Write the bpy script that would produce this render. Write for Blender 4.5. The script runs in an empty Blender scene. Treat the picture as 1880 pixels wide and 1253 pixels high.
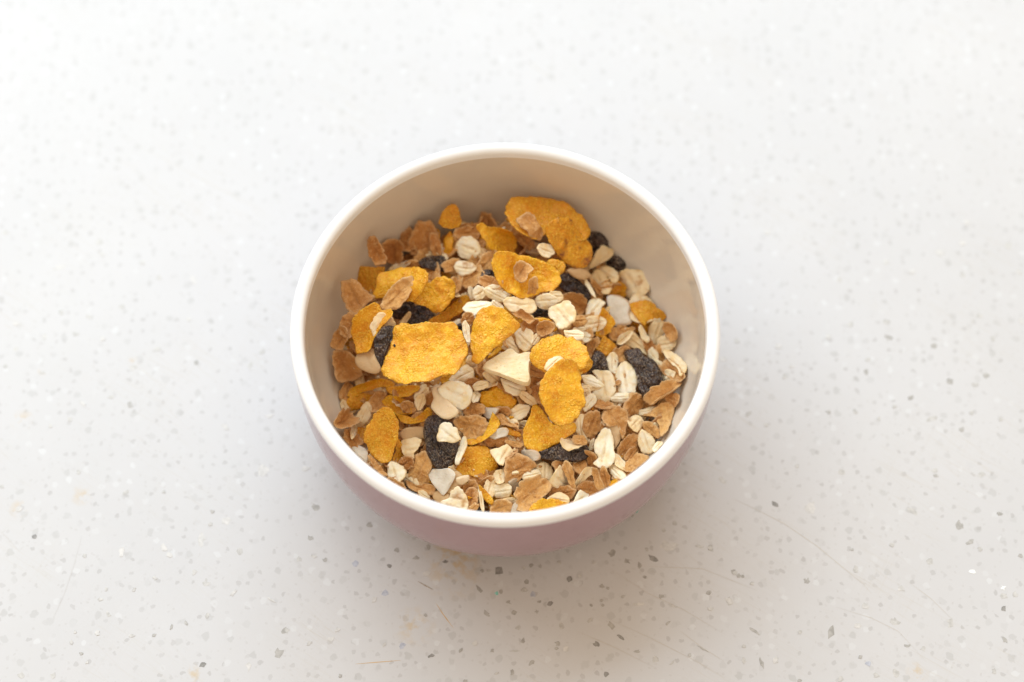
import bpy, math
import numpy as np

# ---------------------------------------------------------------- camera
scene = bpy.context.scene
cam_data = bpy.data.cameras.new("camera")
camera = bpy.data.objects.new("camera", cam_data)
scene.collection.objects.link(camera)
scene.camera = camera
H = 0.056                                   # rim height of the bowl, metres
ELEV, DIST = 1.09568, 0.579
camera.location = (0.0, -DIST * math.cos(ELEV), H + DIST * math.sin(ELEV))
camera.rotation_euler = (math.pi / 2 - ELEV, 0.0, 0.0)
cam_data.lens = 70.0
cam_data.sensor_width = 36.0
cam_data.shift_x = 12.5 / 1880
cam_data.shift_y = -28.8 / 1880
cam_data.clip_start = 0.02
cam_data.clip_end = 20.0
cam_data.dof.use_dof = True
cam_data.dof.focus_distance = 0.5904
cam_data.dof.aperture_fstop = 4.7
cam_data.dof.aperture_blades = 9

# ---------------------------------------------------------------- light
world = bpy.data.worlds.new("World")
scene.world = world
world.use_nodes = True
bg = world.node_tree.nodes["Background"]
bg.inputs[0].default_value = (1.0, 0.79, 0.58, 1.0)     # warm bounce of the room
bg.inputs[1].default_value = 0.90

def area_light(name, loc, aim, sx, sy, power, color):
    d = bpy.data.lights.new(name, 'AREA')
    d.shape = 'RECTANGLE'; d.size = sx; d.size_y = sy
    d.energy = power; d.color = color
    o = bpy.data.objects.new(name, d)
    scene.collection.objects.link(o)
    o.location = loc
    v = np.array(aim, float) - np.array(loc, float)
    v /= np.linalg.norm(v)
    o.rotation_euler = (math.acos(-v[2]), 0.0, math.atan2(v[1], v[0]) - math.pi / 2)
    return o
# daylight window behind and to the left of the bowl
area_light("window_light", (-0.95, 2.40, 2.39), (0.0, 0.0, 0.0), 5.2, 3.0, 203.0, (0.715, 0.875, 1.0))

scene.view_settings.view_transform = 'Standard'
scene.view_settings.look = 'None'
scene.view_settings.exposure = 0.0
scene.view_settings.gamma = 1.0
scene.cycles.max_bounces = 10
scene.cycles.diffuse_bounces = 6

# ---------------------------------------------------------------- noise
def vnoise(p, seed=0):
    """3D value noise, p (n,3) -> (n,) in -1..1"""
    p = np.asarray(p, float) + seed * 17.37
    i = np.floor(p).astype(np.int64); f = p - i
    f = f * f * (3 - 2 * f)
    def h(a, b, c):
        n = (a * 374761393 + b * 668265263 + c * 2147483647 + seed * 9176) & 0xffffffff
        n = ((n ^ (n >> 13)) * 1274126177) & 0xffffffff
        n = ((n ^ (n >> 16)) * 2246822519) & 0xffffffff
        return (n & 0xffffff) / 8388607.5 - 1
    x, y, z = i[:, 0], i[:, 1], i[:, 2]
    u, v, w = f[:, 0], f[:, 1], f[:, 2]
    def l(a, b, t): return a + (b - a) * t
    return l(l(l(h(x, y, z), h(x+1, y, z), u), l(h(x, y+1, z), h(x+1, y+1, z), u), v),
             l(l(h(x, y, z+1), h(x+1, y, z+1), u), l(h(x, y+1, z+1), h(x+1, y+1, z+1), u), v), w)

# ---------------------------------------------------------------- materials
class Mat:
    def __init__(self, name, rough=0.5, spec=0.5):
        self.m = bpy.data.materials.new(name); self.m.use_nodes = True
        self.t = self.m.node_tree; self.n = self.t.nodes
        self.b = self.n["Principled BSDF"]
        self.b.inputs["Roughness"].default_value = rough
        self.b.inputs["Specular IOR Level"].default_value = spec
    def node(self, typ, **kw):
        nd = self.n.new(typ)
        for k, v in kw.items():
            if k.startswith('i_'): nd.inputs[k[2:].replace('_', ' ')].default_value = v
            else: setattr(nd, k, v)
        return nd
    def link(self, a, b): self.t.links.new(a, b)
    def coord(self, scale=100.0, kind="Object"):
        tc = self.node("ShaderNodeTexCoord"); mp = self.node("ShaderNodeMapping")
        mp.inputs["Scale"].default_value = (scale,) * 3
        self.link(tc.outputs[kind], mp.inputs["Vector"])
        # every flake gets its own piece of the texture
        oi = self.node("ShaderNodeObjectInfo")
        vm = self.node("ShaderNodeVectorMath", operation='SCALE')
        vm.inputs[0].default_value = (31.0, 17.0, 23.0)
        self.link(oi.outputs["Random"], vm.inputs["Scale"])
        ad = self.node("ShaderNodeVectorMath", operation='ADD')
        self.link(mp.outputs[0], ad.inputs[0]); self.link(vm.outputs[0], ad.inputs[1])
        self.oi = oi
        return ad.outputs[0]
    def noise(self, vec, scale, detail=3.0, rough=0.6, dist=0.0):
        nd = self.node("ShaderNodeTexNoise"); nd.inputs["Scale"].default_value = scale
        nd.inputs["Detail"].default_value = detail; nd.inputs["Roughness"].default_value = rough
        nd.inputs["Distortion"].default_value = dist
        if vec is not None: self.link(vec, nd.inputs["Vector"])
        return nd.outputs["Fac"]
    def ramp(self, fac, stops, interp='LINEAR'):
        r = self.node("ShaderNodeValToRGB"); r.color_ramp.interpolation = interp
        e = r.color_ramp.elements
        while len(e) > 1: e.remove(e[-1])
        for i, (p, c) in enumerate(stops):
            el = e[0] if i == 0 else e.new(p)
            el.position = p
            el.color = (c, c, c, 1) if not isinstance(c, tuple) else (*c, 1)
        self.link(fac, r.inputs[0]); return r.outputs[0]
    def mix(self, fac, a, b, mode='MIX'):
        m = self.node("ShaderNodeMix", data_type='RGBA', blend_type=mode)
        for s, v in ((m.inputs[0], fac), (m.inputs[6], a), (m.inputs[7], b)):
            if isinstance(v, (int, float)): s.default_value = v
            elif isinstance(v, tuple): s.default_value = (*v, 1)
            else: self.link(v, s)
        return m.outputs[2]
    def math(self, op, a, b=0.0, clamp=False):
        m = self.node("ShaderNodeMath", operation=op, use_clamp=clamp)
        for s, v in ((m.inputs[0], a), (m.inputs[1], b)):
            if isinstance(v, (int, float)): s.default_value = v
            else: self.link(v, s)
        return m.outputs[0]
    def color(self, c): self.link(c, self.b.inputs["Base Color"])
    def bump(self, h, dist, strength=1.0):
        b = self.node("ShaderNodeBump"); b.inputs["Distance"].default_value = dist
        b.inputs["Strength"].default_value = strength
        self.link(h, b.inputs["Height"]); self.link(b.outputs[0], self.b.inputs["Normal"])
    def tone(self):                                   # the object's own colour holds its tone
        s = self.node("ShaderNodeSeparateColor"); self.link(self.oi.outputs["Color"], s.inputs[0])
        return s
    def attr(self, name):
        a = self.node("ShaderNodeAttribute", attribute_name=name); return a.outputs["Fac"]
    def sss(self, w, r):
        self.b.inputs["Subsurface Weight"].default_value = w
        self.b.inputs["Subsurface Radius"].default_value = r
        self.b.inputs["Subsurface Scale"].default_value = 1.0

def corn_material():
    M = Mat("corn_flake_surface", 0.38, 0.45); v = M.coord(); t = M.tone()
    n1 = M.noise(v, 1.6, 3); n2 = M.noise(v, 13.0, 4, 0.7); n3 = M.noise(v, 5.0, 2)
    bright = M.ramp(n1, [(0.3, (0.95, 0.46, 0.005)), (0.7, (0.97, 0.60, 0.020))])
    dark = M.ramp(n1, [(0.3, (0.46, 0.16, 0.003)), (0.7, (0.66, 0.27, 0.010))])
    c = M.mix(t.outputs[0], dark, bright)
    c = M.mix(M.ramp(n2, [(0.50, 0.0), (0.74, 0.60)]), c, (0.68, 0.29, 0.012))
    c = M.mix(M.ramp(M.noise(v, 2.3, 4, 0.6), [(0.46, 0.0), (0.62, 0.85)]), c, (0.72, 0.26, 0.006))
    c = M.mix(M.ramp(n3, [(0.56, 0.0), (0.78, 0.5)]), c, (0.98, 0.58, 0.04))
    c = M.mix(M.ramp(M.attr('rim'), [(0.84, 0.0), (1.0, 0.65)]), c, (0.66, 0.29, 0.02))
    pin = M.node("ShaderNodeTexVoronoi"); pin.inputs["Scale"].default_value = 7.0; M.link(v, pin.inputs["Vector"])
    c = M.mix(M.ramp(pin.outputs["Distance"], [(0.06, 0.75), (0.13, 0.0)]), c, (0.30, 0.12, 0.01))
    c = M.mix(M.ramp(M.noise(v, 19.0, 3, 0.6), [(0.50, 0.0), (0.64, 0.6)]), c, (0.98, 0.70, 0.10))  # pale mottling, strengthened as painted-in speckled highlights
    # browned blisters where asked for
    br = M.math('MULTIPLY', M.ramp(M.noise(v, 2.6, 2), [(0.52, 0.0), (0.68, 1.0)]), t.outputs[1])
    c = M.mix(br, c, (0.28, 0.09, 0.015))
    M.color(c)
    vo = M.node("ShaderNodeTexVoronoi", feature='SMOOTH_F1'); vo.inputs["Scale"].default_value = 15.0
    wn = M.node("ShaderNodeTexNoise"); wn.inputs["Scale"].default_value = 6.0; M.link(v, wn.inputs["Vector"])
    ws = M.node("ShaderNodeVectorMath", operation='SCALE'); ws.inputs["Scale"].default_value = 0.25; M.link(wn.outputs["Color"], ws.inputs[0])
    wa = M.node("ShaderNodeVectorMath", operation='ADD'); M.link(v, wa.inputs[0]); M.link(ws.outputs[0], wa.inputs[1])
    M.link(wa.outputs[0], vo.inputs["Vector"])
    dm = M.ramp(vo.outputs["Distance"], [(0.10, 1.0), (0.60, 0.0)])
    c2 = M.mix(M.ramp(vo.outputs["Distance"], [(0.30, 0.0), (0.62, 0.45)]), c, (0.74, 0.31, 0.006)); M.color(c2)
    dm = M.math('MULTIPLY', dm, M.ramp(M.noise(v, 2.5, 2), [(0.38, 0.15), (0.62, 1.0)]))
    hgt = M.math('ADD', dm, M.math('MULTIPLY', M.noise(v, 30.0, 3, 0.6), 0.5))
    M.bump(hgt, 0.00030, 1.0)
    M.sss(0.10, (0.0012, 0.0006, 0.0002))
    return M.m

def oat_material():
    M = Mat("oat_flake_surface", 0.62, 0.25); v = M.coord(); t = M.tone()
    # grain fibres run along the flake
    mp = M.node("ShaderNodeMapping"); mp.inputs["Scale"].default_value = (0.35, 3.0, 1.0)
    M.link(v, mp.inputs["Vector"])
    fib = M.noise(mp.outputs[0], 4.5, 4, 0.6, 0.6)
    n1 = M.noise(v, 3.5, 3)
    white = M.ramp(n1, [(0.3, (0.93, 0.77, 0.48)), (0.6, (0.98, 0.93, 0.77))])
    tan = M.ramp(n1, [(0.3, (0.84, 0.57, 0.27)), (0.7, (0.93, 0.74, 0.45))])
    c = M.mix(t.outputs[0], tan, white)
    c = M.mix(M.ramp(fib, [(0.60, 0.0), (0.76, 0.38)]), c, (0.62, 0.38, 0.15))
    c = M.mix(M.ramp(M.noise(v, 2.8, 3, 0.6), [(0.60, 0.0), (0.72, 0.6)]), c, (0.78, 0.46, 0.16))
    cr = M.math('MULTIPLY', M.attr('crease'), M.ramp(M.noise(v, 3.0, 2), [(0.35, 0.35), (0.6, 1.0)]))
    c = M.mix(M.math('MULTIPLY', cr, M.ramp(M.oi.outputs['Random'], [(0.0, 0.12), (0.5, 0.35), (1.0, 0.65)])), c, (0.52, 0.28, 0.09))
    toast = M.math('MULTIPLY', M.ramp(M.noise(v, 2.2, 2), [(0.50, 0.0), (0.62, 1.0)]), t.outputs[1])
    c = M.mix(M.math('MULTIPLY', toast, 0.8), c, (0.48, 0.22, 0.06))
    c = M.mix(M.math('MULTIPLY', M.ramp(M.attr('rim'), [(0.78, 0.0), (1.0, 0.8)]), M.ramp(M.noise(v, 2.0, 1), [(0.42, 0.1), (0.58, 1.0)])), c, (0.84, 0.58, 0.26))
    M.color(c)
    M.bump(M.math('ADD', fib, M.noise(v, 22.0, 3, 0.7)), 0.00022, 0.8)
    M.sss(0.15, (0.0012, 0.0008, 0.0005))
    return M.m

def wheat_material():
    M = Mat("wheat_flake_surface", 0.55, 0.35); v = M.coord(); t = M.tone()
    n1 = M.noise(v, 2.2, 3); n2 = M.noise(v, 14.0, 4, 0.7)
    light = M.ramp(n1, [(0.3, (0.82, 0.43, 0.125)), (0.7, (0.90, 0.57, 0.22))])
    dark = M.ramp(n1, [(0.3, (0.40, 0.14, 0.027)), (0.7, (0.58, 0.25, 0.060))])
    c = M.mix(t.outputs[0], dark, light)
    c = M.mix(M.ramp(n2, [(0.54, 0.0), (0.72, 0.5)]), c, (0.40, 0.17, 0.055))
    c = M.mix(M.ramp(M.noise(v, 4.5, 4, 0.65), [(0.50, 0.0), (0.66, 0.65)]), c, (0.48, 0.19, 0.045))
    c = M.mix(M.ramp(M.noise(v, 6.0, 4, 0.7, 0.5), [(0.54, 0.0), (0.68, 0.5)]), c, (0.92, 0.62, 0.31))
    c = M.mix(M.ramp(M.noise(v, 30.0, 2), [(0.60, 0.0), (0.70, 0.5)]), c, (0.90, 0.72, 0.48))
    c = M.mix(M.ramp(M.attr('rim'), [(0.75, 0.0), (1.0, 0.55)]), c, (0.80, 0.55, 0.30))
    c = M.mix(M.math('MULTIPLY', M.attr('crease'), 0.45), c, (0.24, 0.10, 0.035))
    M.color(c)
    M.bump(M.math('ADD', n2, M.noise(v, 28.0, 3, 0.7)), 0.00028, 0.9)
    return M.m

def pale_material(name, c1, c2, spots):
    M = Mat(name, 0.5, 0.35); v = M.coord(); t = M.tone()
    n1 = M.noise(v, 2.4, 4)
    c = M.ramp(n1, [(0.3, c1), (0.7, c2)])
    c = M.mix(M.ramp(M.noise(v, 12.0, 2), [(0.66, 0.0), (0.74, spots)]), c, (0.40, 0.20, 0.06))
    if name == 'coconut_surface':
        c = M.mix(M.math('MULTIPLY', M.ramp(M.attr('rim'), [(0.80, 0.0), (0.95, 0.8)]), M.ramp(M.noise(v, 1.3, 1), [(0.50, 0.0), (0.56, 1.0)])), c, (0.50, 0.30, 0.14))
        c = M.mix(M.ramp(M.noise(v, 7.0, 4, 0.7, 1.0), [(0.5, 0.0), (0.7, 0.45)]), c, (0.66, 0.52, 0.36))
    if name == "nut_surface": c = M.mix(t.outputs[0], (0.58, 0.36, 0.16), c)
    if name == 'dried_fruit_surface':
        mp = M.node('ShaderNodeMapping'); mp.inputs['Scale'].default_value = (0.5, 2.6, 1.0); M.link(v, mp.inputs['Vector'])
        c = M.mix(M.ramp(M.noise(mp.outputs[0], 5.0, 4, 0.65, 0.8), [(0.48, 0.0), (0.70, 0.55)]), c, (0.80, 0.55, 0.20))
    M.color(c)
    M.bump(M.noise(v, 9.0, 5, 0.7), 0.0004, 0.8)
    M.sss(0.2, (0.0015, 0.001, 0.0006))
    return M.m

def raisin_material():
    M = Mat("raisin_skin", 0.38, 0.55); v = M.coord()
    n1 = M.noise(v, 3.0, 3)
    c = M.ramp(n1, [(0.35, (0.013, 0.007, 0.007)), (0.7, (0.050, 0.024, 0.020))])
    dust = M.ramp(M.noise(v, 20.0, 3, 0.7), [(0.50, 0.0), (0.60, 0.9)])
    patch = M.ramp(M.noise(v, 2.0, 2), [(0.35, 0.15), (0.65, 1.0)])
    c = M.mix(M.math('MULTIPLY', dust, patch), c, (0.36, 0.27, 0.19))
    M.color(c)
    vo = M.node("ShaderNodeTexVoronoi", feature='SMOOTH_F1'); vo.inputs["Scale"].default_value = 9.0
    M.link(v, vo.inputs["Vector"])
    M.bump(M.math('ADD', vo.outputs["Distance"], M.math('MULTIPLY', M.noise(v, 18.0, 3, 0.6), 0.5)), 0.0008, 1.0)
    return M.m

MATS = {
    'corn': corn_material(), 'oat': oat_material(), 'wheat': wheat_material(), 'raisin': raisin_material(),
    'coco': pale_material("coconut_surface", (0.66, 0.58, 0.46), (0.80, 0.74, 0.64), 0.0),
    'nut': pale_material("nut_surface", (0.84, 0.66, 0.42), (0.90, 0.78, 0.58), 0.25),
    'fruit': pale_material("dried_fruit_surface", (0.93, 0.76, 0.46), (0.96, 0.85, 0.60), 0.5),
}
def plain(name, c, rough=0.5, spec=0.5):
    M = Mat(name, rough, spec); M.b.inputs["Base Color"].default_value = (*c, 1); return M

# ---------------------------------------------------------------- flake meshes (units: cm in, metres out)
PIECES = [
    ['wheat','crinkled brown wheat flake standing at the back left,leftmost of the back row',[-395,337,400],[384,-881,-277],[-311,-406,860],[49,-3,40,-17,21,-23,-4,-28,-27,-21,-44,-13,-50,1,-43,16,-26,25,2,26,34,25,47,12],{'tone': 0.12}],
    ['wheat','dull brown wheat flake behind the cupped one in the back left row',[-297,425,310],[305,952,38],[-146,7,989],[37,-22,20,-35,1,-38,-25,-35,-40,-16,-43,1,-36,21,-19,35,1,43,25,32,45,17,36,-2],{'tone': 0.12}],
    ['wheat','largest brown crinkled wheat flake in the back row,leaning up towards the far bowl wall',[-256,422,333],[479,799,363],[-78,-374,924],[61,0,47,-21,35,-40,1,-42,-28,-34,-50,-24,-64,-2,-57,23,-34,38,0,38,39,43,49,21],{'tone': 0.12}],
    ['wheat','narrow shaded brown wheat flake left of the upright thin yellow corn flake at the back',[-216,394,334],[165,-851,-499],[28,-501,865],[-42,0,-38,10,-22,16,1,18,24,16,33,9,45,0,40,-10,23,-15,1,-18,-22,-16,-40,-11],{'tone': 0.12}],
    ['wheat','cupped brown wheat flake in the back left row,beside the leftmost one',[-347,395,298],[172,781,600],[-82,-596,799],[6,-34,-15,-36,-32,-27,-40,-7,-40,14,-30,30,-7,38,16,37,33,27,41,6,39,-15,29,-31],{'cup': 1,'tone': 0.12}],
    ['corn','small dull brownish corn flake sticking up alone against the far bowl wall',[-169,475,365],[95,994,49],[25,-52,998],[-19,36,16,29,40,12,47,-10,19,-28,-21,-35,-39,-16,-42,14],{'tone': 0.1}],
    ['wheat','shaded brown wheat flake lying against the far wall between the two highest corn flakes',[-112,452,340],[856,341,-388],[424,-33,905],[49,-1,38,-10,25,-18,-4,-18,-30,-15,-44,-9,-50,2,-41,12,-22,17,5,16,30,15,46,9],{'tone': 0.12}],
    ['corn','thin upright yellow corn flake left of the striped oat flake at the back',[-176,400,328],[89,909,407],[-504,-311,806],[47,-1,37,-10,22,-15,-1,-17,-22,-13,-42,-9,-45,1,-37,9,-21,14,1,17,27,16,37,8],{'tone': 0.3}],
    ['wheat','small tan wheat flake beside a thin white oat above the left rear corn flake',[-289,341,307],[924,175,340],[-7,-881,473],[18,-8,14,-18,4,-22,-9,-20,-19,-12,-25,-3,-22,8,-14,18,-4,21,9,20,21,13,26,3],{'tone': 0.8}],
    ['oat','thin white oat flake on edge behind the left rear corn flake',[-327,343,296],[835,44,548],[-538,-142,831],[43,1,41,-6,24,-9,4,-14,-21,-12,-34,-7,-44,-1,-39,6,-25,10,-3,13,20,11,33,7],{'tone': 0.9}],
    ['raisin','shiny dark raisin lying at the back left below the brown wheat flakes',[-218,338,322],[996,-19,-93],[89,-152,984],[51,0,38,-13,28,-25,-1,-27,-25,-20,-43,-13,-51,1,-41,14,-24,21,0,26,30,25,37,12],{'th': 0.21}],
    ['corn','dark golden corn flake against the left bowl wall,upper left of the ridged wheat fan',[-429,304,288],[959,37,282],[-220,-531,818],[-54,8,-40,33,-15,42,24,32,61,25,54,-2,35,-36,3,-47,-25,-40,-44,-14],{'tone': 0.25}],
    ['wheat','broad brown wheat flake touching the left bowl wall below the dark golden corn flake',[-452,193,367],[512,-826,-235],[78,-228,971],[-65,-14,-46,26,-14,32,24,51,31,25,44,-4,51,-37,8,-43,-33,-36],{'tone': 0.33}],
    ['wheat','brown wheat flake squeezed at the left wall beside the pale curved corn flake',[-470,114,344],[367,803,470],[-295,-378,877],[38,1,39,-15,24,-24,2,-30,-21,-26,-38,-17,-40,-1,-39,15,-24,24,-1,32,21,24,39,17],{'tone': 0.33}],
    ['wheat','small dark brown wheat flake against the left wall at mid height',[-495,82,320],[390,534,750],[-565,-504,653],[43,7,38,-8,30,-18,12,-28,-11,-24,-32,-23,-39,-7,-42,9,-32,20,-11,27,13,26,30,20],{'tone': 0.33}],
    ['wheat','dark brown folded wheat flake in the left corner beside the wall',[-492,24,249],[489,-639,-593],[239,-556,796],[-55,-15,-56,14,-22,36,25,44,57,21,49,-22,20,-47,-16,-32],{'cup': 1,'tone': 0.33}],
    ['raisin','black raisin in the dark hollow below the ridged wheat fan',[-312,201,280],[950,274,148],[10,-502,865],[36,2,39,-16,25,-28,2,-30,-21,-30,-37,-20,-40,-1,-38,18,-22,29,0,29,21,29,35,19],{'th': 0.29}],
    ['raisin','wrinkled black raisin in the hollow below the small bright lobed corn flake',[-258,162,287],[783,-609,-123],[23,-169,985],[40,14,45,-8,36,-25,15,-40,-11,-42,-29,-32,-42,-13,-45,9,-35,27,-15,43,10,35,30,33],{'th': 0.35}],
    ['corn','golden corn flake slipped under the small bright lobed one above the raisin hollow',[-172,178,302],[812,577,89],[186,-401,897],[-63,15,-16,11,37,19,69,17,76,-8,43,-22,-11,-22,-59,-13,-74,3],{'tone': 0.45}],
    ['corn','yellow corn flake with a ridged wheat fan lying across it,left rear',[-309,218,407],[855,-109,506],[-518,-210,829],[-108,-31,-92,3,-78,46,-12,59,53,49,101,19,97,-11,62,-42,20,-55,-46,-35],{'tone': 0.6}],
    ['wheat','ridged fan shaped tan wheat flake lying on a yellow corn flake at the left rear',[-323,175,416],[701,619,354],[-10,-488,873],[73,7,52,-15,19,-27,-14,-29,-40,-21,-71,6,-59,18,-5,32,44,28],{'tone': 0.75}],
    ['wheat','tan wheat flake peeking out behind the small bright lobed corn flake',[-164,242,343],[488,696,-527],[629,139,765],[54,-4,42,-15,24,-22,-4,-22,-33,-20,-53,-11,-51,3,-46,16,-22,20,6,24,39,22,45,9],{'tone': 0.6}],
    ['corn','small bright lobed corn flake with a rippled surface,above the raisin hollow',[-212,201,373],[915,362,179],[33,-509,860],[-74,23,-36,28,-6,41,29,46,54,37,66,9,57,-20,35,-40,9,-52,-24,-52,-41,-24,-68,3],{'tone': 0.85,'bump': 1.5}],
    ['oat','slim tan oat flake standing on edge in the raisin hollow',[-306,153,299],[529,668,524],[215,-702,679],[31,0,28,-5,18,-9,0,-10,-18,-9,-28,-5,-35,0,-26,5,-19,10,1,10,17,8,30,6],{'tone': 0.2}],
    ['corn','long curved dull yellow corn flake left of the raisin with the cream oat behind it',[-397,86,385],[575,696,431],[-259,-345,902],[-52,40,-11,47,28,47,63,31,58,5,76,-16,64,-42,17,-32,-21,-33,-57,-48,-92,-11,-74,13],{'tone': 0.35,'cup': 1}],
    ['oat','smooth cream oat flake just above the slender left raisin',[-366,80,400],[687,668,285],[69,-450,890],[-29,26,6,40,30,29,37,-8,23,-32,1,-32,-23,-14,-44,-8],{'tone': 0.35}],
    ['raisin','slender upright dark raisin touching the left edge of the biggest corn flake',[-360,25,391],[263,842,472],[297,-535,791],[43,23,53,6,56,-19,36,-29,6,-18,-34,-15,-76,-13,-66,4,-27,24,9,35],{'th': 0.29}],
    ['nut','tan cream nut shard below the slender left raisin',[-410,-16,352],[815,-497,296],[-502,-353,790],[-51,-3,-31,27,7,45,30,19,53,-7,37,-27,-10,-31,-37,-23],{'tone': 0.3}],
    ['corn','long dark golden corn flake highest against the far bowl wall',[128,456,400],[969,-211,-128],[151,95,984],[-129,-20,-129,21,-111,48,-67,63,-39,78,13,82,57,68,105,46,133,16,143,-20,123,-47,71,-43,20,-48,-15,-91,-68,-86,-107,-60],{'tone': 0.2}],
    ['wheat','dull pinkish brown wheat flake resting on the long corn flake at the far wall',[83,406,430],[584,-685,-436],[210,-391,896],[-46,-30,-45,14,-25,28,3,24,37,16,50,-4,31,-21,-6,-26],{'tone': 0.4}],
    ['oat','thin greyish oat flake upright behind the raisin at the right rear wall',[304,485,263],[803,-545,-241],[-298,-718,629],[42,0,39,-5,24,-8,-1,-9,-21,-7,-36,-5,-44,0,-32,4,-23,8,-1,10,21,8,34,5],{'tone': 0.2}],
    ['raisin','dark raisin at the right rear between the blotchy corn flake and the wall',[294,439,261],[49,721,691],[-290,-652,701],[34,35,43,0,24,-27,1,-32,-21,-21,-32,-2,-40,18,-9,29],{'th': 0.26}],
    ['corn','big blotchy amber corn flake with a brown pock,right rear',[199,372,398],[624,-376,-684],[386,-613,689],[-89,-27,-97,3,-76,33,-43,53,-9,47,33,49,68,44,90,18,99,-16,75,-47,31,-57,-18,-54,-61,-47],{'tone': 0.3,'spot': 1}],
    ['raisin','small black raisin at the right rear wall above the toasted oat flake',[347,384,242],[857,-513,51],[-398,-595,698],[33,-3,30,-15,15,-19,-3,-22,-23,-20,-32,-10,-33,2,-31,16,-14,20,4,24,22,18,33,10],{'th': 0.22}],
    ['corn','dark amber corn flake mostly covered,between the toasted oat flake and the white coconut chip',[349,291,236],[168,-723,-670],[13,-678,735],[5,29,23,23,34,12,34,-5,25,-20,14,-28,-5,-29,-23,-24,-33,-12,-34,5,-26,20,-14,30],{'tone': 0.2}],
    ['oat','small pale chunk of oat left of the big blotchy amber corn flake',[122,338,400],[876,-83,-476],[467,-103,878],[24,-10,16,-21,3,-24,-13,-23,-24,-12,-31,-2,-26,11,-16,20,-4,23,13,23,26,13,32,2],{'tone': 0.5}],
    ['corn','small round orange corn flake between the knotted corn flake and the blotchy one',[155,289,391],[981,-185,-55],[-4,-307,952],[31,1,28,-13,17,-20,1,-22,-19,-24,-24,-12,-32,0,-29,13,-18,21,0,22,17,21,27,13],{'tone': 0.35}],
    ['wheat','pale brown wheat flake tucked under the left edge of the knotted corn flake',[-54,326,343],[699,714,-18],[379,-350,857],[45,3,46,-16,28,-26,5,-34,-21,-29,-40,-21,-47,-3,-44,16,-27,26,-4,32,21,30,40,22],{'tone': 0.7}],
    ['corn','folded corn flake with a rolled left edge near the far wall',[-19,408,371],[730,-226,-645],[212,-822,528],[-80,-18,-70,1,-48,1,-36,18,-21,39,4,45,34,33,60,21,72,-1,73,-23,41,-39,5,-41,-32,-37],{'tone': 0.5,'cup': 1}],
    ['wheat','long rough tan wheat flake lying over the folded corn flake near the far wall',[51,417,341],[687,-377,-621],[108,-792,601],[57,0,52,-11,32,-17,3,-19,-31,-21,-47,-12,-51,-1,-61,12,-34,18,-1,20,33,20,50,11],{'tone': 0.55}],
    ['wheat','shaded brown wheat flake directly behind the striped oat flake at the back',[-117,428,350],[967,115,-229],[256,-448,857],[47,0,40,-11,29,-20,1,-19,-24,-18,-42,-13,-48,-1,-44,11,-26,18,0,24,25,18,43,12],{'tone': 0.33}],
    ['wheat','tan wheat flake left of the lower of the two back oat flakes',[-165,328,325],[884,430,-184],[348,-340,874],[36,1,32,-10,20,-17,1,-21,-17,-18,-32,-14,-32,-2,-37,11,-22,19,0,22,20,18,31,11],{'tone': 0.7}],
    ['wheat','flat tan wheat flake below the two white oat flakes at the back',[-102,279,337],[852,80,518],[-488,-238,840],[45,7,52,-13,34,-24,11,-34,-15,-30,-35,-25,-50,-9,-48,10,-36,24,-13,35,16,33,39,27],{'tone': 0.7}],
    ['oat','white oat flake with brown stripes at the back,upper of a stacked pair',[-114,377,348],[853,-504,134],[-406,-481,777],[-41,-20,-44,6,-32,26,-4,38,29,29,45,9,37,-18,22,-30,-14,-39],{'tone': 0.85}],
    ['oat','white oat flake with a tan smear at the back,lower of a stacked pair',[-123,310,343],[900,-264,346],[-397,-174,901],[-38,5,-25,23,19,20,41,4,37,-10,-5,-27,-29,-15],{'tone': 0.75,'toast': 1}],
    ['raisin','tiny black raisin peeking out left of the knotted corn flake',[-54,269,359],[726,656,-207],[384,-138,913],[16,-19,3,-26,-9,-22,-22,-14,-30,-2,-27,10,-14,17,-2,26,11,23,21,13,31,2,23,-9],{'th': 0.2}],
    ['corn','bright yellow corn flake carrying a knot of brown wheat,behind the centre',[57,250,415],[946,-182,-270],[159,-465,871],[-109,2,-110,24,-95,43,-58,51,-26,50,4,56,45,54,76,46,105,32,112,9,100,-23,73,-38,49,-55,12,-75,-33,-71,-58,-62,-82,-41],{'tone': 0.95,'bump': 1.4}],
    ['wheat','curled knot of brown wheat flake sitting on the bright yellow corn flake behind the centre',[48,248,428],[417,878,237],[119,-311,943],[-4,30,29,25,34,-3,22,-30,0,-22,-29,-20,-33,2,-19,17],{'tone': 0.6,'cup': 1}],
    ['wheat','short upright tan wheat shard on the front of the knotted corn flake',[82,210,410],[142,528,837],[126,-849,514],[39,0,37,-9,22,-14,-2,-15,-23,-12,-35,-8,-44,0,-38,9,-20,13,2,14,27,15,34,7],{'tone': 0.8}],
    ['raisin','dusty black raisin right of the knotted corn flake',[213,272,286],[776,-510,-371],[289,-236,928],[-60,-13,-59,10,-34,29,-4,30,30,26,61,13,65,-12,36,-25,1,-29,-36,-29],{'th': 0.4}],
    ['nut','yellowish thin nut slice right of the dusty black raisin',[230,306,316],[866,49,-497],[498,-174,850],[47,-1,33,-11,19,-17,-5,-19,-26,-14,-36,-8,-46,2,-33,11,-19,17,4,18,26,15,36,8],{'tone': 0.2}],
    ['oat','tan oat flake curving behind another left of the toasted oat flake',[324,337,252],[673,-658,338],[-384,81,920],[-57,-19,-44,10,-10,26,29,17,47,-7,30,-19,4,-8],{'tone': 0.3}],
    ['oat','orange tan oat flake leaning left of the toasted oat flake',[299,306,254],[428,-898,103],[-127,53,990],[-38,-21,-52,8,-23,25,31,22,49,1,39,-16,-7,-18],{'tone': 0.1}],
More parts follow.
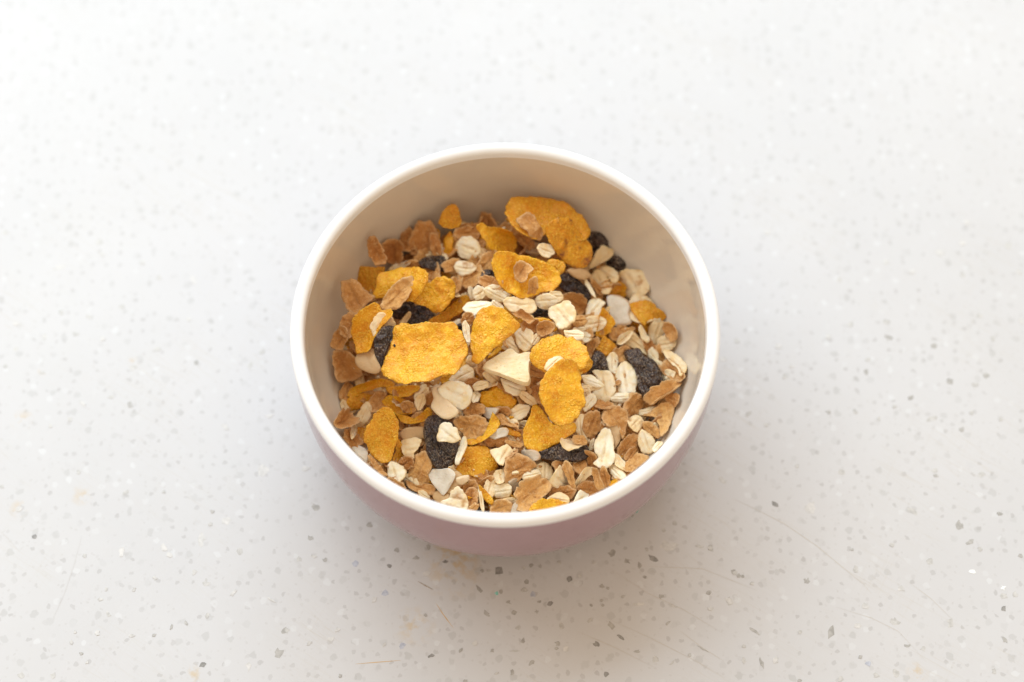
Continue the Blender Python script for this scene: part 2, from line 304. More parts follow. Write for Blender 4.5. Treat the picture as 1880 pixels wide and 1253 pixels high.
    ['wheat','thin brown wheat shard on edge right of the dusty black raisin',[279,282,276],[483,-349,-803],[591,-547,593],[45,-1,34,-6,22,-11,-3,-9,-25,-8,-44,-5,-45,1,-33,6,-18,9,4,11,27,9,38,5],{'tone': 0.33}],
    ['oat','very thin white oat shard on edge right of the dusty black raisin',[261,266,296],[434,-901,-11],[50,11,999],[42,0,34,-4,21,-6,2,-7,-20,-7,-31,-4,-40,0,-34,4,-23,7,0,7,20,6,30,4],{'tone': 0.6}],
    ['oat','cupped oat flake standing by the small black raisin at the right rear',[302,388,258],[771,633,67],[-21,-80,997],[-49,4,-10,20,21,26,47,4,37,-16,10,-21,-13,-10,-44,-8],{'tone': 0.3,'cup': 1}],
    ['oat','toasted square oat flake with brown stripes against the right rear wall',[400,307,244],[462,-831,-309],[-359,-494,792],[-51,-28,-55,-6,-44,21,-25,44,7,50,44,36,46,5,38,-11,39,-32,23,-43,-22,-38],{'tone': 0.35,'toast': 1}],
    ['coco','greyish white square coconut chip at the right rear',[354,212,252],[407,-897,-171],[-171,-259,951],[-57,-17,-42,19,-6,39,23,22,57,13,34,-44,-10,-33],{}],
    ['oat','pale round oat flake under a small amber corn flake by the right wall',[422,220,242],[169,-980,102],[52,112,992],[39,41,53,15,55,-7,43,-32,19,-51,-9,-51,-34,-35,-56,-15,-61,9,-41,31,-17,44,8,52],{'tone': 0.4}],
    ['corn','small amber corn flake lying on a pale oat flake by the right wall',[429,201,254],[721,-687,-89],[-24,-152,988],[-52,-12,-41,15,-8,45,23,35,39,10,29,-12,31,-30,7,-29,-29,-22],{'tone': 0.35}],
    ['wheat','shaded brown wheat flake under the front edge of the knotted corn flake',[-42,222,406],[884,-380,273],[-345,-135,929],[42,2,40,-10,27,-18,4,-24,-19,-19,-37,-14,-42,-2,-45,11,-28,19,-3,21,23,22,38,14],{'tone': 0.3}],
    ['oat','plain white oat flake behind the row of oats at the centre',[-36,194,413],[977,197,-81],[180,-558,810],[33,1,29,-9,18,-16,1,-18,-15,-15,-28,-11,-31,-1,-29,9,-18,15,-1,17,14,15,27,11],{'tone': 0.7}],
    ['oat','rounded yellowish white oat flake at the left end of the centre oat cluster',[-78,192,400],[825,362,434],[-206,-522,828],[25,-5,17,-15,8,-21,-4,-19,-18,-17,-23,-7,-22,5,-16,14,-9,21,5,23,16,16,22,7],{'tone': 0.7}],
    ['oat','upright narrow white oat flake at the far left of the centre oat cluster',[-103,231,325],[197,-867,-457],[158,-433,888],[-23,1,-18,6,-11,10,0,11,12,9,19,6,22,0,20,-7,11,-9,0,-11,-12,-10,-21,-6],{'tone': 0.9}],
    ['oat','notched bright white oat flake in the middle of the centre oat cluster',[-28,181,410],[889,-276,-364],[180,-521,835],[-42,-1,-27,12,-6,7,13,18,36,8,38,-9,12,-18,-23,-16],{'tone': 0.95}],
    ['oat','white oat scrap behind the top of the heart shaped corn flake',[-21,142,413],[813,-463,-353],[278,-224,934],[24,0,23,-7,11,-9,0,-12,-13,-10,-20,-6,-25,0,-21,7,-11,9,0,11,13,10,18,6],{'tone': 0.8}],
    ['oat','long split white oat flake behind the heart shaped corn flake',[-84,143,400],[980,86,181],[-188,86,978],[-44,10,-25,26,24,21,48,8,46,-10,5,-19,-14,-28,-41,-8],{'tone': 0.95}],
    ['raisin','black raisin glimpsed between the bright oval oat and the knobby oat flake',[110,189,287],[977,189,-98],[168,-401,901],[32,2,33,-13,18,-19,1,-22,-15,-19,-30,-15,-33,-2,-30,12,-18,20,-1,23,16,20,27,13],{'th': 0.19}],
    ['oat','tan oat flake half under the bright oval oat right of centre',[152,186,387],[942,170,-290],[333,-356,873],[26,0,23,-10,13,-16,0,-21,-13,-15,-24,-10,-28,1,-21,11,-13,18,2,16,16,16,22,9],{'tone': 0.4}],
    ['oat','broad cream oat flake with a curved groove above the heart shaped corn flake',[42,150,403],[893,154,-423],[436,-61,898],[-57,7,-31,23,16,28,48,17,58,-6,39,-27,-22,-28,-50,-13],{'tone': 0.5}],
    ['oat','bright white oval oat flake right of the grooved broad one',[124,172,383],[963,-11,269],[-193,-725,661],[-36,4,-21,22,10,26,38,9,31,-13,3,-27,-24,-21],{'tone': 1}],
    ['wheat','curled light brown wheat flake between the knobby oat and the dusty raisin',[209,225,282],[787,-303,-538],[290,-587,756],[-48,-20,-38,16,-9,31,29,28,49,1,40,-25,7,-22,-29,-8],{'tone': 0.6,'cup': 1}],
    ['oat','knobby thick cream oat flake with a white ridge right of centre',[170,121,391],[569,-822,40],[-344,-194,919],[-44,-20,-41,4,-32,26,-19,44,15,44,45,23,41,2,38,-25,21,-36,-1,-27,-23,-35],{'tone': 0.6}],
    ['wheat','dark reddish brown wheat flake right of the heart shaped corn flake',[75,91,384],[968,128,-216],[250,-544,801],[32,0,25,-12,18,-21,1,-26,-17,-21,-29,-13,-31,1,-25,12,-18,23,0,25,17,21,28,13],{'tone': 0.1}],
    ['corn','narrow yellow corn sliver behind the small curled brown wheat knob',[119,100,376],[882,-181,-435],[287,-527,800],[-37,-2,-31,7,0,19,24,14,43,-2,23,-19,-22,-16],{'tone': 0.6}],
    ['wheat','arched orange brown wheat flake at the upper right of the heart shaped corn flake',[60,104,405],[828,-524,202],[-310,-128,942],[-45,-4,-18,17,8,15,35,8,32,-15,7,-10,-19,-11],{'tone': 0.4,'cup': 1}],
    ['wheat','small curled brown wheat knob above the oval corn flake right of centre',[118,81,378],[962,213,172],[-75,-397,915],[-24,11,-7,25,25,17,35,-5,11,-21,-14,-22,-26,-5],{'tone': 0.45,'cup': 1}],
    ['corn','arched orange corn flake rim showing behind the double oat stack',[298,155,270],[198,859,472],[360,-511,780],[52,13,37,-15,11,-29,-20,-25,-47,-3,-41,14,-15,23,22,22],{'tone': 0.4,'cup': 1}],
    ['wheat','tan wheat scrap left of the double oat stack',[223,134,328],[982,136,-130],[160,-245,956],[27,-1,21,-11,12,-16,-2,-18,-16,-15,-23,-8,-26,2,-19,11,-11,17,2,18,16,15,20,7],{'tone': 0.7}],
    ['oat','thin white oat edge just above the ragged oat by the oval corn flake',[226,117,308],[499,419,-758],[787,146,599],[47,-1,37,-6,18,-8,-7,-8,-32,-7,-41,-3,-45,1,-33,5,-18,7,5,8,32,7,40,3],{'tone': 0.8}],
    ['oat','round cream oat flake,lower one of the double oat stack right of centre',[274,147,284],[991,129,-22],[85,-503,860],[-34,8,-16,26,23,22,39,1,22,-17,-4,-25,-31,-14],{'tone': 0.6}],
    ['oat','tall white knuckle shaped oat flake,upper one of the double oat stack',[277,201,285],[624,744,239],[-239,-110,965],[-33,13,-3,32,24,25,33,7,34,-16,14,-14,-5,-31,-25,-22,-39,6],{'tone': 1}],
    ['corn','dull olive brown corn flake in shade above the narrow upright oat',[310,87,246],[908,-281,-312],[267,-187,946],[-34,-18,-26,13,-14,31,17,23,37,7,21,-25,-1,-32],{'tone': 0.05}],
    ['wheat','wavy tan wheat flake right of the double oat stack',[356,141,240],[960,266,-85],[146,-220,965],[-39,16,-20,21,7,12,53,9,45,-7,12,-12,-18,-26,-40,-13],{'tone': 0.6}],
    ['wheat','round brown wheat flake at the top left of the biggest right hand raisin',[358,67,230],[723,671,-162],[222,-4,975],[33,-9,23,-22,7,-24,-12,-26,-30,-19,-35,-5,-29,9,-24,24,-7,27,9,21,28,18,36,7],{'tone': 0.4}],
    ['wheat','tan wheat flake above the biggest right hand raisin',[402,111,227],[783,-465,-413],[50,-616,786],[43,-1,32,-14,21,-23,0,-28,-25,-24,-35,-13,-40,2,-38,17,-20,22,1,24,23,23,38,14],{'tone': 0.75}],
    ['oat','long tan oat flake sloping down to the biggest right hand raisin',[407,97,236],[757,-648,-85],[-264,-423,867],[-39,-19,-33,24,0,19,30,7,44,-6,14,-9,-15,-17],{'tone': 0.15}],
    ['oat','cupped white oat flake above the biggest right hand raisin',[367,117,245],[776,567,277],[-77,-351,933],[-31,2,-13,15,25,9,32,-4,7,-12,-20,-11],{'tone': 0.6,'cup': 1}],
    ['wheat','brown wheat flake in the gap above the right wall raisin',[441,93,238],[449,-722,-527],[497,-288,819],[38,-1,33,-12,18,-18,-3,-21,-21,-16,-36,-10,-37,2,-29,11,-18,18,2,19,21,17,33,10],{'tone': 0.2}],
    ['oat','slim upright pale oat flake between two brown pieces at the right',[427,123,262],[476,-770,-426],[449,-203,870],[29,0,29,-7,19,-12,-1,-14,-19,-11,-28,-6,-31,1,-29,8,-16,11,0,12,20,13,27,7],{'tone': 0.5}],
    ['wheat','brown wheat flake touching the right wall,behind the round yellowish oat flake',[512,127,275],[531,-824,-197],[-572,-521,634],[31,-3,28,-17,14,-23,-3,-26,-20,-21,-30,-12,-34,2,-30,17,-14,22,4,27,22,21,31,11],{'tone': 0.4}],
    ['corn','tiny amber corn scrap by the right wall below the small corn flake on an oat',[475,191,261],[717,-225,-660],[378,-669,640],[24,-1,23,-9,14,-14,-1,-19,-15,-13,-26,-8,-28,2,-21,9,-13,15,2,17,16,13,25,7],{'tone': 0.2}],
    ['oat','long yellowish oat flake near the right wall,above the round one',[471,154,228],[274,759,591],[-17,-610,792],[-4,30,25,22,35,7,30,-17,14,-22,-10,-21,-46,-8,-45,9],{'tone': 0.3}],
    ['oat','small bright oat chip at the top of the long yellowish oat near the right wall',[468,174,251],[994,-31,100],[-84,-812,577],[13,0,12,-5,7,-8,0,-10,-8,-8,-13,-5,-12,0,-11,5,-8,9,0,8,8,8,12,5],{'tone': 1}],
    ['oat','round yellowish oat flake near the right wall',[494,102,240],[758,-145,636],[-635,-389,667],[-43,1,-26,20,6,24,37,13,37,-9,13,-25,-24,-25],{'tone': 0.3}],
    ['oat','small white oat flake just above the upper right of the biggest right hand raisin',[454,66,233],[484,-832,-271],[-101,-360,927],[29,0,19,-7,14,-14,0,-16,-14,-15,-21,-9,-21,0,-24,10,-13,13,0,17,12,13,20,9],{'tone': 0.6}],
    ['wheat','brown wheat flake under the long oat at the right wall',[514,-5,259],[509,-726,463],[-629,54,776],[58,-1,54,-16,31,-23,-2,-26,-36,-22,-59,-14,-60,1,-53,15,-33,24,2,26,33,21,61,14],{'tone': 0.3}],
    ['oat','pale oat flake on the right shoulder of the biggest right hand raisin',[474,21,237],[565,-812,149],[-504,-197,841],[33,-1,22,-9,17,-17,-2,-16,-17,-13,-28,-8,-35,1,-26,10,-13,14,2,16,21,15,25,7],{'tone': 0.4}],
    ['oat','cream oat flake between the biggest right hand raisin and the right wall',[490,-25,245],[519,426,742],[-711,-267,650],[36,6,41,-8,27,-17,9,-23,-13,-26,-29,-19,-33,-5,-40,8,-30,19,-9,23,12,25,28,19],{'tone': 0.4}],
    ['oat','long cream oat flake with a tan edge touching the right wall',[523,14,276],[412,-827,383],[-301,273,914],[-73,-13,-59,11,-3,22,28,21,49,6,58,-21,20,-10,-22,-15],{'tone': 0.4}],
    ['raisin','biggest raisin,dark and wrinkled,near the right wall',[423,-1,248],[419,-906,-64],[-285,-199,938],[-84,-25,-88,-7,-75,21,-44,27,-12,48,26,47,54,39,78,15,86,-11,85,-36,50,-40,7,-30,-29,-21,-59,-28],{'th': 0.51}],
    ['wheat','rough orange brown wheat flake at the upper right edge of the oval corn flake',[267,78,259],[445,881,161],[-91,-134,987],[4,24,40,1,25,-14,-6,-9,-34,-10,-29,7],{'tone': 0.5}],
    ['raisin','small crinkled black raisin between the oval corn flake and the upright pale oat',[282,24,264],[459,859,225],[280,-380,882],[3,25,25,24,36,14,30,-12,14,-28,-6,-42,-31,-16,-47,14,-23,21],{'th': 0.28}],
    ['corn','orange ragged corn scrap poking out under the oval corn flake on its right',[246,3,282],[603,700,383],[6,-484,875],[-26,4,-6,13,25,13,23,-8,6,-16,-22,-6],{'tone': 0.4,'bump': 1.6}],
    ['oat','white oat flake half hidden behind the upper edge of the oval corn flake',[206,55,391],[970,30,-240],[241,-68,968],[32,0,30,-11,16,-16,-2,-17,-18,-15,-28,-9,-33,0,-31,11,-15,14,2,18,19,15,28,9],{'tone': 0.8}],
    ['oat','ragged white oat flake above the oval corn flake right of centre',[240,100,289],[963,-247,-105],[58,-191,980],[-38,-1,-8,17,21,13,25,-3,9,-18,-10,-8],{'tone': 0.95}],
    ['oat','white oat edge over a raisin between the biggest and the heart shaped corn flake',[-148,132,304],[752,650,108],[161,-340,926],[27,0,22,-8,14,-13,0,-16,-14,-13,-21,-8,-26,0,-25,8,-14,12,0,16,15,14,22,8],{'tone': 0.8}],
    ['raisin','small black raisin between the biggest and the heart shaped corn flake',[-138,118,302],[957,90,-277],[265,-662,701],[25,1,21,-8,14,-14,3,-20,-11,-17,-20,-11,-24,-1,-24,10,-13,14,-2,20,11,16,21,12],{'th': 0.16}],
    ['wheat','orange brown wheat flake at the upper left of the heart shaped corn flake',[-112,104,400],[649,532,544],[-147,-614,776],[23,-4,18,-14,10,-20,-3,-19,-15,-15,-23,-9,-25,3,-18,13,-9,17,3,23,16,17,23,8],{'tone': 0.4}],
    ['oat','narrow upright cream oat flake along the left edge of the heart shaped corn flake',[-114,59,400],[156,-982,-107],[-398,-161,903],[-28,-12,-38,3,-11,14,5,10,36,6,31,-8,4,-13],{'tone': 0.6}],
    ['oat','small cream oat flake between the striped upright oat and the oval corn flake',[91,44,384],[453,865,-216],[412,11,911],[26,1,22,-6,15,-11,2,-13,-11,-13,-20,-8,-24,-1,-23,6,-15,11,-2,15,12,12,20,8],{'tone': 0.4}],
    ['wheat','pinkish tan wheat flake between the heart shaped corn flake and the striped upright oat',[18,70,338],[512,654,558],[36,-665,746],[28,0,24,-11,16,-20,0,-23,-14,-19,-24,-13,-29,-1,-26,12,-16,20,1,23,15,19,24,12],{'tone': 0.8}],
    ['oat','striped upright oat flake left of the oval corn flake',[57,50,372],[518,-805,290],[-702,-206,682],[-44,-15,-43,9,-18,31,17,33,35,19,38,-12,23,-33,-9,-33],{'tone': 0.7}],
    ['oat','pale flat oat flake tucked behind the dried fruit wedge',[19,44,331],[774,-633,-23],[-392,-507,768],[-26,-19,-20,26,10,11,32,-1,4,-17],{'tone': 0.4}],
    ['corn','yellow corn sliver between the heart shaped corn flake and the dried fruit wedge',[-21,49,297],[748,456,482],[-456,-175,873],[-42,2,-1,9,32,10,38,-9,4,-6,-32,-5],{'tone': 0.8}],
    ['oat','tan oat flake under the lower tip of the heart shaped corn flake',[-88,9,294],[889,77,-451],[454,-271,849],[-34,-3,-24,20,28,16,30,-3,12,-15,-12,-15],{'tone': 0.25}],
    ['wheat','brown wheat flake in the dark gap left of the dried fruit wedge',[-74,-16,301],[348,928,-134],[523,-74,849],[28,2,30,-8,22,-15,6,-19,-11,-17,-24,-13,-34,-3,-30,8,-21,15,-5,18,14,20,27,13],{'tone': 0.3}],
    ['wheat','dark brown wheat flake behind the ornate split oat flake',[-99,-69,303],[971,83,226],[-177,-391,903],[35,0,32,-11,19,-17,0,-18,-19,-16,-33,-11,-37,0,-27,9,-20,17,-1,20,18,16,31,10],{'tone': 0.15}],
    ['oat','two lobed cream oat flake,deeply creased,at the lower right of the biggest corn flake',[-124,-37,306],[882,348,319],[-258,-210,943],[-49,12,14,29,33,9,33,-3,23,-20,-11,-21,-41,-5],{'tone': 0.5}],
    ['corn','heart shaped bright corn flake standing at the centre of the heap',[-48,39,425],[587,680,440],[-228,-382,895],[2,64,31,69,57,61,76,41,85,14,86,-20,82,-54,70,-61,40,-55,10,-50,-24,-41,-54,-36,-77,-34,-93,-21,-90,-5,-76,3,-65,24,-41,46,-22,56],{'tone': 0.8}],
    ['wheat','shaded brown wheat flake right of the dried fruit wedge',[92,-21,299],[824,-21,-566],[506,-421,753],[41,-1,38,-15,18,-18,-2,-19,-24,-18,-38,-11,-42,1,-37,14,-18,18,2,20,24,18,39,11],{'tone': 0.3}],
    ['wheat','small reddish brown wheat flake at the left edge of the tall front corn flake',[95,-88,280],[294,-951,-95],[81,-75,994],[-18,-20,-28,0,-22,21,15,15,39,1,13,-16],{'tone': 0.2}],
    ['wheat','rough orange wheat scrap under the right corner of the dried fruit wedge',[58,-86,289],[847,531,-24],[105,-122,987],[21,-4,18,-15,7,-17,-4,-18,-15,-14,-21,-7,-21,3,-17,13,-9,19,4,18,16,16,21,7],{'tone': 0.7}],
    ['oat','wide grooved cream oat flake left of the lower bubbly corn flake',[39,-152,278],[887,462,20],[77,-190,979],[-26,15,14,27,45,5,30,-12,10,-21,-30,-17,-44,3],{'tone': 0.45}],
    ['oat','greyish oat flake in shade between the centre corn scrap and the lower bubbly corn flake',[68,-106,287],[782,-357,-511],[275,-539,796],[35,0,28,-7,20,-13,-1,-15,-21,-13,-29,-7,-31,0,-29,7,-19,12,0,14,18,12,29,7],{'tone': 0.2}],
    ['wheat','dark brown wheat flake under the front edge of the holed corn flake',[-10,-151,282],[930,-63,362],[-282,-753,594],[32,-4,21,-14,12,-22,-6,-21,-21,-17,-27,-8,-28,3,-25,15,-12,20,5,22,20,16,29,9],{'tone': 0.2}],
    ['oat','cream oat flake between the holed corn flake and the dried fruit wedge',[-39,-42,303],[576,-99,-812],[631,-577,518],[45,-2,37,-11,20,-16,-3,-18,-26,-16,-43,-10,-38,1,-36,11,-22,19,5,18,30,16,33,7],{'tone': 0.4}],
    ['corn','bumpy corn flake with an uneven holed rim in front of the dried fruit wedge',[-24,-100,284],[980,-180,-90],[60,-166,984],[-54,-12,-52,5,-30,16,-24,40,-6,47,12,25,36,18,59,12,61,-11,41,-35,21,-31,-22,-38,-42,-35],{'tone': 0.6,'bump': 1.5}],
    ['oat','three lobed white oat flake peeking out below the dried fruit wedge',[28,-80,304],[908,-282,-309],[237,-264,935],[-50,11,-21,14,2,15,26,22,34,8,26,-10,15,-21,-4,-23,-28,-16],{'tone': 0.85}],
    ['corn','smooth oval bright corn flake right of the dried fruit wedge',[165,-13,397],[1000,3,-5],[6,-262,965],[-92,-2,-76,29,-42,54,-1,64,38,56,67,34,84,4,82,-29,58,-52,9,-65,-47,-58,-80,-35],{'tone': 0.8,'bump': 0.5}],
    ['fruit','pale triangular dried fruit wedge at the centre of the heap',[26,-32,364],[998,-8,66],[-67,-80,995],[-93,-10,-84,8,-51,28,-18,50,-2,48,16,33,37,36,58,34,60,22,50,6,47,-18,50,-55,40,-67,1,-54,-38,-37,-74,-22],{}],
    ['oat','slim oat flake lying on the oval corn flake',[145,-44,401],[690,723,-35],[47,4,999],[-35,8,1,23,31,7,33,-9,2,-16,-32,-12],{'tone': 0.4}],
    ['wheat','brown wheat flake left of the folded corn flake at the left wall',[-485,-50,210],[311,942,-124],[479,-43,877],[36,2,35,-10,23,-17,4,-21,-17,-22,-29,-14,-36,-3,-36,10,-26,19,-4,21,17,20,34,15],{'tone': 0.3}],
    ['oat','small cream oat flake by the left wall below the folded corn flake',[-487,-97,210],[514,-699,-498],[623,-94,776],[22,-1,20,-10,11,-15,-1,-18,-14,-15,-19,-8,-25,1,-18,9,-12,17,2,17,14,14,20,8],{'tone': 0.4}],
    ['corn','shaded corn flake under the folded one by the left wall',[-438,-81,212],[980,162,117],[-10,-544,839],[-44,4,-35,19,-6,25,26,18,54,4,44,-16,12,-7,-11,-25,-38,-22],{'tone': 0.3}],
    ['corn','folded wavy corn flake between the left wall and the biggest corn flake',[-409,-43,240],[958,183,221],[-29,-704,709],[-77,-9,-56,12,-19,28,19,30,47,12,75,-8,64,-16,29,-9,2,-12,-29,-11,-57,-18],{'tone': 0.5,'cup': 1}],
    ['wheat','dull tan wheat flake above the upright golden corn flake at the left front',[-383,-93,226],[465,883,60],[45,-91,995],[38,-4,29,-16,19,-26,-2,-28,-25,-25,-34,-13,-42,2,-34,19,-18,27,6,29,27,22,37,11],{'tone': 0.5}],
    ['corn','corn flake showing as a rim under the front edge of the biggest one',[-310,-67,255],[995,1,99],[-87,-460,884],[-53,12,-15,18,53,15,47,-3,16,-16,-11,-19,-38,-8],{'tone': 0.55}],
    ['oat','tan oat flake under the lower edge of the biggest corn flake',[-251,-80,267],[782,448,433],[-372,-222,901],[28,1,24,-11,18,-20,3,-25,-12,-21,-24,-15,-29,-2,-24,10,-18,20,-4,24,13,23,25,15],{'tone': 0.3}],
    ['wheat','brown wheat flake left of the pale cashew shaped nut piece',[-216,-100,272],[990,80,-113],[137,-474,870],[5,24,21,19,24,7,26,-5,20,-16,11,-24,-4,-20,-20,-18,-27,-8,-27,5,-18,14,-10,22],{'tone': 0.3}],
    ['corn','biggest corn flake,bubbly with a black speck at its left edge',[-243,-23,410],[982,117,147],[-138,-82,987],[-71,100,-43,101,-18,94,23,92,47,85,104,75,115,60,128,43,136,-2,127,-36,113,-59,85,-82,68,-77,35,-87,7,-94,-31,-94,-68,-89,-99,-68,-120,-48,-129,-25,-124,-10,-110,17,-94,41,-84,74],{'tone': 0.75,'bump': 1.2,'speck': [-0.81,0.42]}],
    ['wheat','curled brown wheat flake touching the left wall at the lower left',[-491,-179,270],[360,594,-720],[741,286,607],[66,-12,42,-25,13,-31,-24,-28,-59,-19,-68,-5,-68,12,-38,22,-15,33,24,28,61,20,71,5],{'tone': 0.3,'cup': 1}],
    ['wheat','dark brown wheat flake behind the rim at the lower left',[-464,-221,248],[719,-169,-674],[675,-56,735],[32,-15,19,-27,2,-32,-16,-23,-34,-15,-39,-2,-32,13,-21,26,-4,28,18,29,34,16,43,2],{'tone': 0.2}],
    ['corn','shaded corn scrap left of the upright golden corn flake',[-433,-186,202],[322,947,19],[248,-104,963],[26,1,27,-12,17,-19,2,-22,-14,-21,-24,-13,-32,-1,-26,12,-15,18,-1,25,14,19,26,14],{'tone': 0.25}],
    ['oat','upright tan oat flake with a groove left of the upright golden corn flake',[-429,-133,225],[436,733,522],[-337,-406,850],[-45,11,-13,21,20,22,42,10,37,-11,10,-24,-13,-19,-38,-9],{'tone': 0.3}],
    ['oat','small hooked white oat flake beside the upright tan one at lower left',[-456,-187,242],[4,-859,512],[741,346,575],[-27,-19,-57,-4,-16,15,-2,20,60,-2,42,-9],{'tone': 0.7}],
    ['corn','yellow corn flake with a brown crumb on it below the biggest one',[-325,-105,240],[866,-448,221],[-460,-540,705],[-50,-5,-39,19,1,29,27,26,59,-3,37,-20,-3,-27,-31,-19],{'tone': 0.75}],
    ['corn','boat shaped corn flake rim left of the raisin that carries an oat',[-273,-156,250],[972,-27,233],[-234,-100,967],[-60,19,-26,9,8,-1,47,25,57,7,39,-14,8,-26,-25,-16,-48,-3],{'tone': 0.6,'cup': 1}],
    ['wheat','small pinkish wheat crumb on the yellow corn flake below the biggest one',[-293,-124,263],[415,-660,-626],[-193,-736,648],[-14,-19,-26,8,-9,21,21,17,22,-7,5,-20],{'tone': 0.6}],
    ['oat','plump tan oat flake right of the pinkish wheat crumb',[-254,-118,286],[270,848,457],[-97,-448,889],[-8,17,16,14,26,-3,10,-16,-16,-12,-28,1],{'tone': 0.3}],
    ['corn','shaded corn flake behind the upright golden one at the left front',[-318,-257,222],[13,878,478],[242,-466,851],[8,12,49,10,21,-12,-11,-29,-32,-7,-35,26],{'tone': 0.25}],
    ['corn','upright golden leaf shaped corn flake at the left front',[-365,-218,266],[133,858,495],[-30,-496,868],[-15,57,18,51,53,37,83,14,84,-13,57,-36,31,-46,-7,-46,-35,-39,-73,-34,-82,-8,-70,20,-43,43],{'tone': 0.4,'bump': 0.6}],
    ['wheat','dark brown wheat flake behind the plump white oat at the front left rim',[-298,-288,221],[755,265,599],[-290,-684,669],[32,-2,26,-12,15,-18,-3,-21,-18,-15,-29,-9,-32,1,-28,12,-15,17,3,21,20,16,30,9],{'tone': 0.1}],
    ['coco','translucent greyish coconut flake against the front left rim',[-433,-264,239],[641,-767,10],[329,286,900],[-34,-11,-24,17,9,22,38,-3,20,-9,-9,-14],{}],
    ['wheat','thin brown wheat flake standing along the front left rim',[-381,-311,236],[670,-713,-206],[285,-9,958],[-52,1,-20,9,16,9,41,5,30,-11,-16,-13],{'tone': 0.5}],
    ['nut','flat tan nut flake left of the raisin that carries an oat',[-276,-209,246],[993,-38,109],[-115,-384,916],[-42,4,-21,23,33,25,36,-7,20,-15,1,-15,-27,-15],{'tone': 0.15}],
    ['oat','tan oat flake with a white scalloped edge left of the raisin that carries an oat',[-281,-248,242],[928,-37,371],[-371,-204,906],[-30,25,3,32,35,20,28,-1,10,-18,7,-36,-22,-23,-32,3],{'tone': 0.25}],
    ['wheat','brown wheat flake half buried at the front left rim under the creased tan one',[-251,-363,203],[962,-273,-10],[1,-32,999],[-51,12,-23,2,19,20,45,10,40,-12,6,-19,-35,-13],{'tone': 0.45}],
    ['wheat','creased tan wheat flake below left of the raisin that carries an oat',[-252,-314,217],[416,749,515],[-245,-453,857],[-36,38,1,37,38,36,62,10,42,-21,25,-29,5,-26,-18,-40,-41,-20,-46,-1,-33,15],{'tone': 0.75}],
    ['oat','plump white oat flake with a dark crease at the front left rim',[-326,-324,233],[365,-922,-130],[-93,-175,980],[-6,-28,-34,-12,-34,5,-12,26,8,31,31,11,32,-8,15,-25],{'tone': 0.9}],
    ['oat','ragged cream oat scrap on the front rim beside the half buried wheat flake',[-242,-386,207],[805,-470,-363],[75,-525,848],[22,0,17,-5,12,-9,0,-11,-11,-10,-17,-6,-23,0,-17,5,-12,10,0,12,10,8,19,6],{'tone': 0.5}],
    ['nut','tan nut piece under the tooth shaped coconut chip',[-188,-398,222],[715,-430,552],[-616,-15,787],[24,18,32,7,36,-4,26,-17,9,-24,-7,-24,-23,-18,-35,-7,-35,5,-25,17,-9,25,7,23],{'tone': 0.1}],
    ['nut','tan nut slice behind the tooth shaped coconut chip',[-152,-366,256],[472,831,294],[-137,-260,956],[34,-1,31,-11,20,-19,0,-21,-21,-18,-35,-11,-36,1,-32,12,-19,19,1,20,23,19,35,11],{'tone': 0.1}],
    ['nut','small cream nut cube under the round topped front corn flake',[-126,-368,275],[911,410,-41],[281,-546,789],[-15,15,22,9,18,-7,-6,-13,-18,-4],{'tone': 0.6}],
    ['wheat','short tan wheat flake above the toasted spot oat at the front',[-103,-378,247],[862,475,176],[-84,-209,974],[25,0,24,-9,14,-13,0,-15,-13,-12,-26,-9,-27,0,-23,8,-15,13,0,15,16,14,24,8],{'tone': 0.4}],
    ['wheat','dark brown wheat flake right of the toasted spot oat at the front',[-100,-418,257],[139,972,188],[-192,-160,968],[35,-1,28,-12,18,-19,-2,-21,-22,-18,-28,-9,-33,1,-32,12,-18,18,1,21,22,19,30,10],{'tone': 0.15}],
    ['wheat','long brown wheat flake under the front edge of the round topped corn flake',[-69,-353,240],[946,31,324],[-130,-877,463],[-37,18,-9,-2,35,14,40,-1,1,-21,-31,-8],{'tone': 0.4}],
    ['oat','greyish oat flake behind the smooth round oat at the front',[-46,-378,236],[237,947,216],[88,-243,966],[37,-1,30,-11,20,-19,-1,-20,-20,-17,-33,-11,-37,1,-29,10,-21,19,0,19,19,17,35,12],{'tone': 0.3}],
    ['corn','narrow bright corn sliver standing near the front rim',[-58,-400,239],[565,-755,-333],[-137,-483,865],[-37,2,-17,8,24,11,33,-1,12,-12,-15,-8],{'tone': 0.7}],
    ['oat','needle thin oat flake on edge at the front rim',[-72,-415,245],[196,-980,29],[350,98,932],[43,0,38,-4,27,-7,1,-6,-23,-6,-42,-4,-44,0,-39,4,-24,6,-1,7,23,6,40,4],{'tone': 0.6}],
    ['coco','tooth shaped grey white coconut chip below the raisin that carries an oat',[-191,-350,246],[685,-553,475],[-654,-178,735],[-61,-1,-47,15,-15,25,21,40,49,29,44,-7,33,-42,7,-37,-33,-22],{}],
    ['oat','oat flake with a toasted brown spot leaning on the front rim',[-145,-421,259],[973,-231,-1],[-105,-447,889],[-43,-17,-22,0,-19,22,-3,40,18,30,37,2,43,-24,11,-29,-22,-24],{'tone': 0.7,'toast': 1}],
    ['wheat','tiny orange brown wheat scrap at the front rim beside the needle thin oat',[-94,-447,259],[850,470,237],[106,-594,798],[20,-1,17,-6,9,-9,0,-11,-11,-9,-19,-6,-19,1,-15,6,-10,10,1,10,12,10,16,5],{'tone': 0.5}],
    ['wheat','dark reddish brown wheat flake behind the pale fan shaped oat in front',[-28,-237,265],[996,-31,84],[-89,-503,860],[41,-1,35,-11,23,-18,-1,-20,-24,-18,-37,-11,-36,0,-38,11,-26,19,0,20,24,18,39,11],{'tone': 0.1}],
